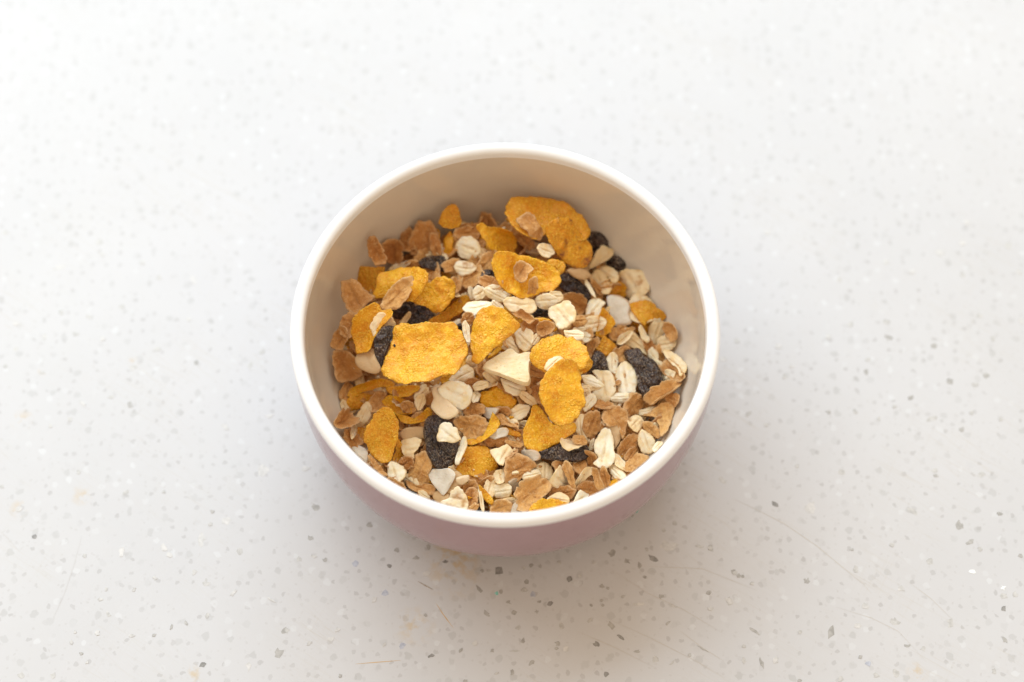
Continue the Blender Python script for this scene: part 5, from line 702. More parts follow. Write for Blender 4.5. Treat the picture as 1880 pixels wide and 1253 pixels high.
LOOSE = [-378,287,260,323,270,229,25,161,335,164,215,264,-255,241,333,-413,-169,198,-179,-362,209,70,-349,220,388,140,217,303,143,262,164,-194,254,105,-309,245,23,116,342,2,236,349,-44,370,345,409,103,211,212,-202,255,106,293,311,446,168,221,91,432,273,68,-278,255,-357,-12,229,-108,51,271,-222,253,333,67,-149,267,-86,-338,237,-173,99,264,-145,58,309,-239,-1,258,393,-278,213,-354,-200,213,-231,277,315,-92,99,276,202,337,257,97,-45,278,-337,206,261,43,4,320,-235,167,274,110,-11,274,-11,-166,265,-33,-437,208,182,-4,268,-166,169,284,-29,-133,269,385,-307,213,264,253,253,120,-103,266,-246,-356,196,211,-124,262,-123,236,315,246,207,252,-126,-432,213,292,18,243,-391,151,234,93,-219,260,227,-121,250,417,-127,202,365,174,225,-198,168,294,210,399,230,-329,-30,245,-322,167,256,139,241,273,-148,51,302,363,297,215,-246,398,322,433,116,203,-457,-77,199,222,-322,245,-7,53,277,282,-12,245,-239,-82,252,-41,-172,264,-264,34,250,232,186,257,-214,12,259,341,-50,236,45,449,268,216,-405,214,-168,-184,253,292,37,241,100,71,280,-117,-306,231,-38,-347,242,-136,365,315,-40,406,346,-321,379,283,-408,-100,220,-239,-201,250,324,-190,229,216,-128,267,-197,-93,260,394,117,214,336,34,229,-393,160,231,-336,364,283,-299,-285,205,17,434,315,142,474,218,-220,400,320,197,-169,267,224,-205,237,74,481,251,213,-407,214,9,240,347,-343,-6,249,44,116,325,108,253,284,208,248,255,-307,295,281,100,-273,241,239,-282,237,-51,435,344,215,-132,267,-437,185,248,-120,-179,258,25,-213,283,-99,-43,297,315,-273,212,-229,-82,254,38,41,275,17,222,341,30,-424,217,429,3,225,90,192,277,14,-405,214,-481,70,239,-37,-44,282,-161,312,308,-10,364,303,219,-45,260,46,-324,238,137,-334,222,197,-132,258,-39,4,276,-341,45,230,-73,303,316,-191,138,276,5,-39,278,4,329,312,124,-259,242,104,-274,240,-165,99,267,-221,465,295,395,275,207,169,-151,256,207,135,315,-163,15,286,146,256,262,120,-179,255,-229,394,320,307,349,224,-187,382,316,195,-413,218,-106,142,286,312,-71,238,439,-139,191,154,370,246,-13,-255,247,-184,-385,200,-457,188,249,184,130,329,-261,-277,217,-260,303,304,264,-183,236,-269,261,286,82,20,299,357,-305,223,-379,-31,218,-15,-2,277,204,447,265,-267,-67,249,190,-66,264,-202,-373,202,169,167,268,248,109,280,-414,-95,208,476,8,223,-346,310,271,-443,243,233,-167,-410,227,-417,-22,228,-25,332,330,-97,-477,208,100,-53,280,-190,-201,242,-94,-318,237,-74,-181,259,-129,179,291,48,-499,224,125,-4,272,-249,330,310,-330,-217,225,104,455,234,202,-356,203,172,234,262,327,330,251,305,242,236,86,262,278,-88,132,285,335,37,250,-220,136,271,-12,-339,253,231,-44,253,29,428,277,183,-69,260,72,295,323,103,-123,266,-271,-16,254,333,55,234,-55,404,340,299,48,241,-328,-70,250,59,-258,266,-304,17,239,390,227,213,-17,343,305,-276,150,261,94,473,255,-51,513,314,-181,434,315,-111,-97,284,-422,-263,229,-133,-421,217,243,107,287,148,147,269,110,312,284,112,-411,216,-91,280,314,-348,219,260,-109,312,317,349,-338,225,-228,54,259,-298,-292,202,216,480,274,160,-404,196,-43,326,313,-78,386,343,-298,266,280,346,-317,222,160,332,261,470,-111,205,-117,-134,277,-110,-96,280,-341,405,279,-146,445,313,-93,167,289,-236,-127,247,352,-252,199,86,-22,276,-307,-51,251,-288,113,250,-74,350,355,-85,317,323,-322,200,263,285,-119,237,-418,225,238,-180,-3,284,-146,-40,294,192,173,261,-69,303,314,315,257,230,-296,423,295,-196,-236,237,143,68,269,-53,181,294,-285,81,254,-305,27,241,108,-1,272,103,74,281,193,-279,240,-101,119,278,8,-356,224,-103,-303,235,-386,225,255,66,220,284,-355,188,253,274,425,238,-47,-41,276,-265,8,250,-78,-341,241,16,217,338,-135,311,326,371,-240,200,-273,394,330,204,397,234,-109,-239,248,34,96,337,299,170,241,-329,231,267,260,-251,236,-233,290,311,-175,226,345,-221,37,260,-76,144,286,-207,25,264,-60,-197,261,-426,81,237,-264,131,258,142,-275,234,-138,206,322,-189,-256,239,-129,-226,249,203,261,255,-164,179,287,-139,-34,297,-71,-88,270,288,267,252,-179,-262,232,60,131,320,68,203,281,159,-312,244,-96,-377,234,394,92,217,-75,-58,278,228,314,245,-87,-137,271,-232,-153,252,-16,269,346,391,189,221,52,-147,267,-313,-181,225,-417,-34,224,379,-30,221,279,-236,219,32,-129,272,118,18,269,260,306,250,429,42,206,-251,-88,260,-255,177,269,-32,345,347,-108,184,296,-370,-325,228,47,-42,311,-96,-143,274,-123,269,307,394,-149,204,-196,264,316,406,-43,213,366,-264,191,146,399,260,133,-102,268,-153,-30,285,-415,-205,193,364,267,217,342,-211,210,-47,224,342,-115,173,290,298,-233,220,-191,-89,261,-202,-41,259,-143,285,319,-248,-63,252,274,-130,250,-106,-283,237,258,369,239,-347,293,273,15,255,361,245,202,250,-45,462,309,-372,-309,222,-159,499,295,118,375,267,196,230,260,380,108,223,-383,143,230,315,-180,242,-279,-225,231,131,397,239,29,-51,303,-230,-137,248,95,151,288,-274,79,253,-152,-258,269,327,-215,217,398,-42,213,-273,92,259,-453,155,230,75,436,262,-69,234,318,-234,-172,258,-99,-60,286,-155,80,266,-48,48,274,-43,-423,205,6,374,293,101,-68,274,-31,-193,260,-104,364,319,337,332,247,-136,438,319,-218,-38,258,57,-370,213,96,-379,208,-364,142,236,-275,-274,221,165,219,261,201,186,262,-335,-284,220,-21,360,355,-28,60,277,137,-178,258,297,124,252,-79,399,339,-134,380,321,-78,-433,241,-227,419,319,80,257,275,12,176,338,-4,434,367,104,327,288,-233,-87,251,247,-272,221,-356,144,237,41,-63,291,-374,228,255,-232,23,256,464,86,221,-309,-193,220,-135,-366,252,-233,91,261,-215,250,330,58,-19,307,40,142,326,-394,327,258,337,-248,202,482,5,218,312,-202,230,-114,1,281,321,142,237,338,8,232,238,-46,254,-249,245,331,46,185,319,73,-109,270,309,-270,236,-273,-54,264,33,287,311,230,391,232,-36,254,349,-229,239,335,6,501,266,-245,162,268,-350,357,278,-28,-81,274,-164,-316,249,197,-330,212,145,331,266,-357,99,246,-306,26,241,-199,-442,227,131,-142,261,252,-223,235,66,502,255,106,-364,213,-386,294,261,-37,174,294,-447,86,236,-24,-257,250,-62,135,314,339,-352,231,340,204,246,-21,401,353,276,162,277,468,8,219,469,7,208,125,271,261,-8,464,312,-214,429,336,-164,105,271,-132,62,269,286,410,229,-182,-239,241,-46,282,305,195,182,264,41,107,333,458,-77,218,40,-105,278,462,56,212,-164,-375,205,-316,-221,224,-78,108,279,114,238,278,-39,336,348,28,366,319,78,43,285,-111,-151,272,161,-471,225,420,-131,198,-387,85,243,243,147,276,-208,109,283,-126,286,313,-365,-173,221,-307,292,281,291,162,276,425,-114,199,185,211,260,121,276,270,180,-223,242,220,-67,261,-138,-15,302,-181,-147,256,-222,-55,257,443,203,241,389,82,220,-246,459,320,250,-84,250,37,16,328,103,-12,274,-280,-284,221,-73,339,349,-179,237,339,-25,509,275,-129,-43,297,147,-22,267,-23,-270,243,36,494,252,281,-339,197,-279,-55,256,61,431,266,203,398,231,278,-130,249,377,-175,236,-134,497,293,-60,-158,264,-263,350,312,-316,309,282,439,-209,211,75,-114,270,189,-259,252,335,-296,194,-414,307,251,-350,238,263,-18,-385,215,342,-204,214,-43,-49,283,-385,311,263,-180,-191,250,-328,366,282,-217,321,315,-119,-271,254,185,-259,253,-174,-193,246,-105,-397,205,-132,472,311,472,77,214,40,-254,266,109,-474,225,-171,219,349,70,-398,210,212,201,259,-73,433,335,0,80,282,229,75,284,262,171,276,202,-286,245,237,239,249,-363,239,258,-246,-382,202,-45,148,327,-287,-252,227,-121,28,269,-171,158,294,-80,-307,239,214,260,276,-420,200,231,-249,109,257,-193,95,262,395,267,212,-125,224,312,-135,-24,300,-212,353,309,105,-223,255,-383,187,242,-269,-272,215,127,-23,270,20,315,314,-175,243,336,151,47,270,104,378,265,337,347,211,18,478,327,-168,452,308,-157,250,332,288,346,233,-84,-112,270,69,-452,185,223,6,274,360,-207,227,-381,-249,210,-398,226,263,233,-91,251,363,-299,220,-10,411,354,-239,92,268,-124,-435,212,25,-306,265,-212,129,267,54,-497,227,-298,319,287,297,-175,253,316,-67,234,-375,-312,223,-457,178,244,144,70,267,-278,358,321,69,131,324,63,336,330,253,-42,250,-487,62,242,257,-130,258,-238,-262,235,-144,-409,221,-8,-48,277,-397,10,218,245,-151,254,412,-158,226,-67,460,306,-109,-330,225,-149,230,337,287,38,243,-126,-239,253,-421,159,222,28,209,291,-138,329,313,148,-415,192,408,196,227,-158,-255,269,-151,-276,236,150,270,259,342,-267,196,151,271,264,175,80,268,-150,98,270,-124,37,272,-195,-338,214,-141,374,316,-137,-167,281,-143,245,301,369,-128,218,189,294,254,56,-498,228,-286,-165,235,-228,126,262,1,29,279,-430,63,232,27,-271,281,-97,-100,273,142,-2,267,290,-43,246,-42,-223,258,70,-326,229,-250,15,254,-402,-111,214,187,51,272,-382,167,240,-285,158,261,-408,-297,232,-205,379,327,-153,-65,306,-388,-173,204,304,338,224,-157,-387,224,136,-72,286,344,-360,240,113,126,297,-222,-316,213,155,-471,225,235,-199,240,-46,-47,278,375,-13,220,-478,49,233,451,194,227,-89,483,307,74,256,307,278,-67,244,-343,30,256,333,361,219,151,-159,258,115,-158,261,322,180,239,250,-285,220,-309,308,282,191,-372,213,137,-167,255,-17,52,275,-432,-172,198,433,-184,236,276,-327,198,50,-101,276,-305,-25,248,-209,274,336,-392,124,245,-397,251,262,-418,268,271,-9,284,300,149,265,260,236,365,230,-63,214,321,297,-281,239,80,-354,221,137,-399,199,-453,-65,219,417,183,223,-90,44,284,449,170,220,301,79,241,367,210,248,7,109,329,119,-60,283,-253,412,323,378,224,215,-310,406,291,288,190,243,191,106,294,-18,335,318,16,444,321,-435,-77,210,-211,117,265,348,-262,199,-89,192,310,20,111,343,-133,-432,211,-86,-98,268,321,347,215,374,152,240,-25,-63,298,288,14,241,3,-130,277,121,389,263,97,-336,224,86,265,276,290,126,258,139,-10,269,10,487,329,186,-320,225,416,205,226,227,-220,245,-363,-259,212,227,-348,201,-170,-380,203,-22,-161,268,202,368,240,20,168,338,-208,349,309,314,288,243,178,-442,235,-88,-372,227,-115,66,275,103,440,243,-108,419,332,-184,125,271,198,-201,257,361,-86,246,-146,-396,224,323,-328,223,6,319,313,225,248,255,423,-98,204,-2,-379,218,-276,401,318,439,201,225,-146,62,308,98,-167,261,-330,356,283,-35,7,276,-82,252,315,-368,-58,238,467,-115,206,-236,-127,248,-127,223,311,355,157,244,339,14,231,-119,-63,303,-159,111,270,171,-350,210,126,151,281,-137,-23,302,-223,-406,189,14,347,315,136,155,273,441,194,225,-107,-346,222,-197,446,304,-137,-147,268,304,401,248,102,147,282,17,-305,261,341,97,233,44,-160,275,-73,-219,261,-359,-133,218,77,-333,227,314,382,234,90,-66,276,83,-320,245,-126,-173,258,400,162,215,-71,49,282,287,-56,244,208,-88,255,382,-143,214,93,383,258,-112,263,307,231,57,258,-53,-26,275,-373,-207,209,-420,-204,190,289,-284,241,-212,391,329,-23,-147,269,413,242,203,-47,-423,202,-42,82,286,98,69,276,37,50,276,-2,-322,241,-403,82,212,45,107,331,-12,-414,212,84,-246,262,-65,271,318,384,-76,218,157,147,267,134,167,272,-272,-118,241,33,-195,286,-83,347,341,-126,265,306,-238,150,267,-211,139,272,-263,285,305,-43,455,309,-355,221,259,-50,-13,276,164,-180,258,286,-373,196,100,150,284,249,-165,262,164,128,317,418,6,224,-62,222,320,118,399,243,-8,-426,212,16,263,364,124,-266,238,-323,-5,266,314,17,240,109,-142,262,-261,-58,252,-324,40,243,-42,172,299,-16,513,272,-13,-65,284,-295,180,264,-308,411,287,0,-176,280,43,120,332,211,283,264,-307,-106,253,-432,-96,202,-360,110,250,-262,183,269,43,-255,267,137,-374,208,-432,27,225,418,200,230,-344,112,258,63,353,298,-126,472,316,-435,74,229,88,-165,260,235,370,234,-8,-104,275,292,397,253,397,-178,237,88,129,311,174,30,271,267,-318,204,178,-115,262,-277,-297,218,201,-109,264,-58,84,292,39,-235,264,-91,336,331,-268,419,301,-102,489,299,35,382,285,-38,-211,255,90,260,276,-220,-345,202,229,-184,242,-461,-5,192,-44,504,313,365,220,241,-332,299,275,329,167,232,314,12,237,-223,-229,252,13,-220,276,-164,-399,225,-417,-247,204,-305,-314,197,38,-361,220,371,166,222,285,310,254,31,-412,224,-137,330,313,-287,106,251,-171,-337,247,6,61,277,74,102,325,280,332,227,-479,83,245,-219,-392,193,19,-169,288,-263,2,248,145,118,271,17,445,318,-354,302,269,-298,-248,211,80,-324,244,-185,464,301,101,235,278,121,202,270,30,-338,260,-215,-324,212,-295,-6,270,-87,-105,268,244,-339,204,-162,84,266,-105,-417,260,-258,-182,239,-85,-36,291,249,52,249,444,34,198,447,153,215,-267,222,279,203,-240,250,240,226,251,-85,108,278,257,218,254,-70,-381,226,-200,-385,193,-128,211,311,-266,195,272,35,-40,308,-59,411,342,-410,-296,234,440,-53,220,-174,-6,288,180,60,261,72,120,323,-47,-407,207,71,-307,234,-274,161,266]
CHIPS = [(403,-353,10,7,20,5),(-674,-807,20,14,25,1),(-17,-549,15,16,0,0),(973,-742,22,10,70,1),(502,-467,29,16,10,3),(449,-509,18,11,-25,0),(-26,-621,6,6,0,5),(1393,-401,18,12,90,1),(1168,-710,16,12,-50,2),(-904,-586,13,14,0,2),(1346,-41,21,9,20,2),(324,-490,14,12,-60,1),(939,-341,21,17,90,3),(674,-644,15,11,-70,2),(1253,-355,18,10,-28,2),(1291,-519,16,10,70,2),(-1460,502,32,11,18,3),(1234,243,17,10,-20,1),(-583,-343,12,12,0,1),(-808,-486,12,12,90,2),(-754,-219,19,16,0,3),(1503,-628,13,11,0,2),(1332,-715,13,11,70,2),(1156,-868,13,11,90,2),(-1338,596,14,12,0,2),(1656,583,14,12,-20,2),(317,-722,15,9,-50,1),(-660,-737,13,10,20,1),(-1431,-876,13,10,0,2),(1044,-225,12,12,20,2),(673,-251,17,8,-50,2),(-306,-785,12,10,60,4),(272,-781,12,10,-40,0),(-454,-524,11,11,60,4),(-362,-622,11,11,90,4),(446,-827,11,11,60,2),(745,-739,21,6,-38,1),(-929,-452,21,12,90,3),(-899,-844,11,11,0,0),(1493,472,12,12,0,2),(168,-724,11,10,-60,2),(-239,-597,29,4,-32,2),(-722,237,15,9,-40,2),(-1187,138,12,11,40,2),(1532,107,12,11,-60,1),(1419,-455,16,7,30,1),(470,-632,11,10,90,1),(168,-724,12,9,-60,2),(-1174,-294,15,8,30,2),(1284,30,15,8,40,1),(1414,88,11,11,0,1),(-78,-607,15,7,-50,1),(-854,-386,16,14,0,3),(1091,456,10,12,0,2),(692,-553,10,10,0,1),(-1481,246,11,11,0,2),(1115,290,11,11,0,2),(1375,215,9,13,0,1),(1149,122,9,13,0,1),(299,-873,10,10,0,0),(-626,-511,11,9,60,2),(1478,-233,12,9,0,2),(-1184,6,12,9,-40,1),(1566,240,8,14,0,2),(-813,147,13,8,60,2),(1231,302,14,8,0,2),(1537,-625,10,10,0,2),(65,-584,9,10,-30,1),(593,-469,14,7,0,2),(-595,-443,12,8,-30,1),(1198,-785,11,8,0,1),(1243,-793,9,10,0,2),(-1336,-876,10,10,0,2),(627,-474,10,10,0,1),(-1371,-47,10,10,0,2),(254,-706,10,9,0,2),(911,-581,10,9,90,1),(-1384,259,13,8,-40,2),(1425,557,20,11,0,3),(-760,-847,17,11,-80,3),(830,-332,14,7,-35,0),(79,-837,12,7,60,1),(-1018,459,25,8,-70,3),(-54,-686,15,6,-38,1),(762,-839,15,6,-80,1),(1448,-863,9,10,0,2),(1020,-19,9,11,0,1),(-1473,119,13,8,10,2),(1062,-542,11,8,90,2),(-778,193,12,8,30,2),(83,-624,9,10,0,4),(-941,-553,10,8,60,2),(-1242,354,11,9,0,2),(-1345,319,11,9,0,2),(-1114,203,11,9,20,2),(1492,75,11,9,0,2),(345,-759,14,6,-35,0),(693,-11,13,7,0,2),(1414,-551,11,8,0,6),(1534,325,9,11,0,2),(28,-681,10,8,20,1),(743,231,8,11,0,2),(-1129,463,10,9,0,2),(-1192,-685,11,7,-50,2),(1520,-363,12,7,-20,1),(1490,-767,11,7,-60,1),(1334,-219,12,7,0,2),(766,-26,13,7,45,2),(993,-887,10,8,20,2),(1097,-876,10,8,0,2),(819,-65,11,8,0,2),(1468,-23,11,8,30,2),(57,-609,9,9,0,2),(53,-769,9,9,0,1),(371,-518,9,9,0,1),(194,-574,9,9,0,0),(-235,-471,13,6,-80,1),(1496,-669,8,10,0,0),(-1651,633,10,10,0,2),(-416,-401,9,9,0,1),(708,-831,9,8,-60,2),(1432,-80,10,9,0,1),(156,-779,8,9,80,1),(-351,-532,9,8,-30,0),(1190,-608,14,11,20,3),(-1247,33,12,7,30,2),(1104,-17,11,7,-40,2),(674,-644,14,10,-60,3),(-894,-691,7,10,0,2),(-1569,203,9,9,0,2),(1176,-42,9,9,0,2),(-270,-507,9,8,0,1),(588,-795,20,3,-30,1),(-520,-763,13,11,-30,3),(-1113,-753,11,6,0,2),(1053,-721,12,12,0,3),(135,-653,9,7,20,0),(-220,-815,12,6,22,0),(1084,-661,13,11,0,3),(-1168,-486,16,9,90,3),(-547,-514,8,9,0,1),(-652,-737,7,9,0,2),(-877,-71,16,9,-50,3),(79,-532,8,8,0,1),(625,-475,8,8,0,2),(696,-557,8,8,90,2),(760,-837,14,5,-80,1),(-582,-502,9,8,0,2),(1077,-839,9,8,0,4),(-1437,335,9,8,0,2),(408,-530,10,7,80,1),(21,-867,10,6,80,1),(1160,165,10,7,50,2),(27,-801,16,4,0,2),(506,-661,18,3,-15,2),(697,168,13,11,0,3),(399,-655,19,7,0,3),(-987,154,8,9,0,1),(-742,-32,16,9,10,3),(1504,-603,8,8,-30,6),(-183,-520,8,8,0,0),(-622,-213,13,10,30,3),(-1042,-474,14,9,-50,3),(520,-395,8,8,0,2),(-583,-777,10,6,40,2),(-238,-557,13,9,0,3),(-1558,-274,7,9,0,2),(1448,-480,8,8,0,2),(-1595,141,8,8,0,2),(1559,-44,8,8,0,2),(10,-649,9,6,-40,1),(707,-829,9,6,90,2),(-331,-482,9,7,-30,1),(614,-618,9,6,30,1),(613,-619,9,6,20,1),(-1440,-438,7,8,0,0),(1568,-500,7,8,0,1),(890,104,7,8,0,2),(-1060,-572,8,7,-50,2),(-1332,9,16,7,-40,3),(292,-597,8,7,0,1),(711,-787,8,6,0,2),(-1021,-497,12,9,-50,3),(1505,593,13,10,0,3),(-955,-715,9,6,-60,1),(1335,-236,9,6,0,1),(869,-892,8,6,0,1),(1247,521,11,11,0,3),(1528,669,11,11,0,3),(1666,306,11,11,0,3),(1179,-466,7,8,0,2),(-1429,-68,7,8,0,2),(-393,-640,11,9,60,3),(-901,-355,7,7,0,1),(-1326,-225,7,7,0,2),(-1120,-608,7,7,0,2),(-1048,-753,7,6,0,1),(908,-204,8,7,0,2),(880,-742,7,6,0,2),(1332,485,12,10,30,3),(1229,0,8,7,0,2),(866,633,12,10,0,3),(-1495,-349,13,8,40,3),(163,-522,7,7,0,1),(268,-522,7,7,0,2),(37,-730,8,6,20,2),(-133,-799,10,5,55,1),(423,-568,8,6,0,1),(432,-480,7,7,0,2),(-820,-619,18,5,50,3),(389,-367,7,6,0,1),(-1280,-500,7,7,0,2),(-1240,-836,7,6,0,2),(-1204,-608,5,8,0,2),(-1579,295,12,9,0,3),(-1261,-809,9,5,0,1),(-998,-726,9,5,70,1),(-1293,-775,9,5,-60,2),(392,-803,10,4,0,1),(-1220,-639,8,6,0,2),(707,-564,8,6,0,1),(801,-828,10,9,0,3),(874,212,11,9,0,3),(1679,485,11,10,0,3),(487,-714,9,5,50,1),(-90,-777,10,9,0,3),(-501,-736,10,9,0,3),(-488,-877,7,6,-40,1),(226,-564,7,6,0,2),(-1056,-291,6,7,0,2),(-1285,-742,6,7,0,2),(56,-539,6,7,0,2),(107,-534,6,7,0,2),(165,-522,6,7,0,2),(-13,-616,6,7,0,1),(153,-793,6,6,0,1),(-904,-398,7,7,0,2),(-50,-549,8,5,0,2),(310,-605,7,6,0,1),(181,-795,9,9,0,3),(1055,-820,7,6,0,1),(1056,-480,7,6,0,2),(94,-679,7,6,20,1),(549,-813,7,6,40,2),(495,-837,10,4,50,2),(-704,-641,15,5,-30,3),(-360,-781,9,4,40,2),(745,-589,6,6,0,2),(354,-632,7,5,0,2),(719,-566,7,5,0,1),(-1293,240,9,10,0,3),(486,-418,6,7,0,2),(-1325,550,10,9,0,3),(-70,-549,6,6,0,1),(747,-589,6,6,0,2),(291,-644,6,6,0,1),(293,-659,6,6,0,1),(616,-669,8,9,80,3),(102,-647,7,5,20,1),(-26,-869,9,4,20,2),(-118,-893,7,5,0,1),(259,-659,7,5,-40,1),(-1188,521,9,9,0,3),(-1022,309,9,9,0,3),(912,141,9,9,0,3),(-239,-690,5,6,0,1),(-1218,-745,9,8,0,3),(1039,246,10,8,0,3),(-40,-801,6,6,0,1),(803,-827,9,8,0,3)]
STREAKS = [([(-208, -652), (-187, -686), (-155, -730)], 5, 'a'), ([(-444, -841), (-383, -836), (-309, -830)], 4, 'a'), ([(701, -313), (767, -346), (856, -396), (951, -469), (1020, -534), (1082, -591), (1104, -621)], 5, 'b'), ([(-1546, -419), (-1518, -446), (-1478, -488)], 5, 'c'), ([(-1294, -437), (-1310, -534), (-1329, -621), (-1354, -698)], 4, 'c'), ([(-264, -583), (-242, -596), (-217, -610)], 7, 'd'), ([(318, -542), (431, -621), (535, -672), (654, -749)], 3, 'b'), ([(281, -689), (426, -757), (553, -825), (647, -883)], 3, 'b'), ([(524, -740), (587, -791), (650, -833)], 4, 'b'), ([(215, -740), (328, -791), (439, -850)], 3, 'b'), ([(417, -534), (598, -542), (760, -612)], 3, 'b'), ([(1222, -586), (1283, -638), (1342, -706)], 4, 'b'), ([(994, -664), (1097, -698), (1175, -740), (1248, -833)], 3, 'b')]
STAINS = [(-157, -534, 75), (-1521, -47, 26), (-1496, -347, 22), (1220, -866, 24), (-145, -481, 50), (-272, -724, 45), (-1307, -302, 25), (-1187, 156, 14), (-1474, 123, 12), (-922, -875, 26)]

def smooth_outline(poly, m):
    """closed Catmull-Rom through the outline, resampled to even angles of arc"""
    n = len(poly); k = 12; pts = []
    for i in range(n):
        p0, p1, p2, p3 = (poly[(i + j) % n] for j in (-1, 0, 1, 2))
        for t in np.linspace(0, 1, k, endpoint=False):
            cr = 0.5 * ((2*p1) + (-p0+p2)*t + (2*p0-5*p1+4*p2-p3)*t*t + (-p0+3*p1-3*p2+p3)*t**3)
            pts.append(cr * 0.75 + (p1 + (p2 - p1) * t) * 0.25)
    pts = np.array(pts)
    seg = np.linalg.norm(np.roll(pts, -1, 0) - pts, axis=1); s = np.r_[0, np.cumsum(seg)]
    q = np.linspace(0, s[-1], m, endpoint=False); ext = np.vstack([pts, pts[:1]])
    return np.c_[np.interp(q, s, ext[:, 0]), np.interp(q, s, ext[:, 1])]

KIND = {  # points round, rings, thickness, edge raggedness, ragged frequency
    'corn': (110, 22, 0.045, 0.036, 8.0), 'oat': (60, 12, 0.036, 0.024, 9.0), 'wheat': (64, 13, 0.036, 0.036, 8.0),
    'coco': (32, 7, 0.085, 0.010, 4.0), 'nut': (36, 8, 0.15, 0.012, 3.0), 'fruit': (64, 12, 0.34, 0.020, 5.0),
    'raisin': (64, 18, 0.5, 0.02, 3.0)}

def flake_mesh(kind, poly, seed, o, name):
    m, rings, th, rag, rf = KIND[kind]
    area = 0.5 * abs(np.sum(poly[:, 0]*np.roll(poly[:, 1], -1) - poly[:, 1]*np.roll(poly[:, 0], -1)))
    size = math.sqrt(area)
    if size < 0.55 and kind in ('corn', 'wheat'): m, rings = 44, 9
    th = o.get('th', th)
    rng = np.random.default_rng(seed)
    out = smooth_outline(poly, m)
    sd = seed % 97
    z0 = np.zeros(m)
    rr = np.linalg.norm(out, axis=1); dirs = out / np.maximum(rr, 1e-6)[:, None]
    nz = vnoise(np.c_[out * rf, z0], sd) + 0.6 * vnoise(np.c_[out * rf * 2.7, z0], sd + 1)
    notch = np.clip(vnoise(np.c_[out * rf * 1.5, z0], sd + 2) - 0.45, 0, 1) * (3.2 if kind in ('oat', 'wheat') else 1.4 if kind == 'corn' else 0)
    out = out + dirs * ((nz - notch) * rag * min(1.0, size / 0.6))[:, None]
    # ring positions, denser towards the edge
    ts = np.linspace(0, 1, rings + 1)[1:] ** 0.8
    P = np.concatenate([[[0, 0]]] + [out * t for t in ts]); T = np.concatenate([[0]] + [np.full(m, t) for t in ts])
    L = max(np.ptp(out[:, 0]), 0.05); Wd = max(np.ptp(out[:, 1]), 0.05)
    x, y = P[:, 0] / (L/2), P[:, 1] / (Wd/2)
    z3 = np.zeros(len(P)); b = o.get('bump', 1.0)
    crease = np.zeros(len(P))
    N = lambda f, k, zz=z3: vnoise(np.c_[P * f, zz], sd + k)
    if kind == 'corn':
        a1, a2 = rng.uniform(-.12, .16), rng.uniform(-.10, .14)
        if o.get('cup'): a1, a2 = 0.05, 0.42
        mid = size * (a1 * x*x + a2 * y*y) + size * 0.10 * N(1.6/max(size, .4), 1) + 0.06 * N(2.2, 2)
        mid = mid + 0.020 * b * N(4.5, 3) + 0.07 * b * T**4 * N(4, 8)
        bl = np.maximum(0, N(6, 4) - .1) ** 1.2 * 0.055 * b + np.maximum(0, N(12, 5)) * 0.016 * b
        zt, zb = mid + bl * (1 - T**6), mid + 0.02 * N(8, 6)
    elif kind == 'oat':
        w = 0.10; off = rng.uniform(-.12, .12) + 0.18 * N(1.2, 7)
        crease = np.exp(-((y - off) / w) ** 2) * np.clip(1.15 - np.abs(x), 0, 1)
        c2 = np.exp(-((y - off - 0.48) / 0.09) ** 2) + np.exp(-((y - off + 0.5) / 0.09) ** 2)
        a1, a2 = rng.uniform(-.06, .12), rng.uniform(-.16, .05)
        if o.get('cup'): a1, a2 = 0.1, 0.42
        mid = size * (a1*x*x + a2*y*y) + 0.035 * N(3.0, 1) + 0.030 * b * T**3 * N(6.0, 2)
        zt = mid - 0.035 * crease + 0.012 * b * N(9, 3) - 0.006 * c2 + 0.018 * b * np.abs(N(5, 6))
        zb = mid - 0.01 * crease
        crease = np.clip(crease + 0.15 * c2, 0, 1)
    elif kind == 'wheat':
        ang = np.arctan2(P[:, 1], P[:, 0])
        crease = np.exp(-((y - 0.15 * N(1.2, 7)) / 0.09) ** 2) * np.clip(1.1 - np.abs(x), 0, 1) * rng.uniform(.3, 1)
        a1, a2 = rng.uniform(-.12, .16), rng.uniform(-.14, .18)
        if o.get('cup'): a1, a2 = 0.12, 0.50
        rad = np.abs(vnoise(np.c_[np.cos(ang)*3.2, np.sin(ang)*3.2, T*0.8], sd + 9)) * T
        mid = size * (a1*x*x + a2*y*y) + 0.075 * b * N(2.4, 1) + 0.05 * b * T**2 * N(6.5, 2) + 0.07 * b * rad
        zt = mid - 0.045 * crease + 0.06 * b * (0.5 - np.abs(N(4.5, 3))) + 0.035 * b * (0.5 - np.abs(N(10, 4)))
        zb = mid - 0.02 * crease
    elif kind == 'raisin':
        dome = np.sqrt(np.clip(1 - T**2.4, 0, 1))
        q3 = np.c_[P[:, 0]*2.0, P[:, 1]*6.0, dome * th * 3.5]; q3 = q3 + 0.7 * np.c_[N(3, 21), N(3, 22), z3]
        wr = 1 - np.abs(vnoise(q3, sd + 1))
        wr2 = 1 - np.abs(N(6, 2, dome * th * 6))
        d = 0.13 * (wr ** 2 - 0.55) + 0.06 * (wr2 ** 2 - .5)
        zt = th * 0.5 * dome + d * (0.35 + 0.65 * dome); zb = -th * 0.5 * dome + 0.5 * d
        th = 0.0
    else:
        mid = 0.04 * N(1.6, 1)
        zt = mid + 0.018 * b * N(7, 2) + 0.035 * N(3, 3); zb = mid
    if kind in ('nut',): e = np.sqrt(np.clip(1 - T**3, 0, 1))
    elif kind in ('coco', 'fruit'): e = np.clip(1 - T**40, 0, 1) ** 0.5
    else: e = np.sqrt(np.clip(1 - T**16, 0, 1))
    top = np.c_[P, zt + th * 0.5 * e]; bot = np.c_[P, zb - th * 0.5 * e]
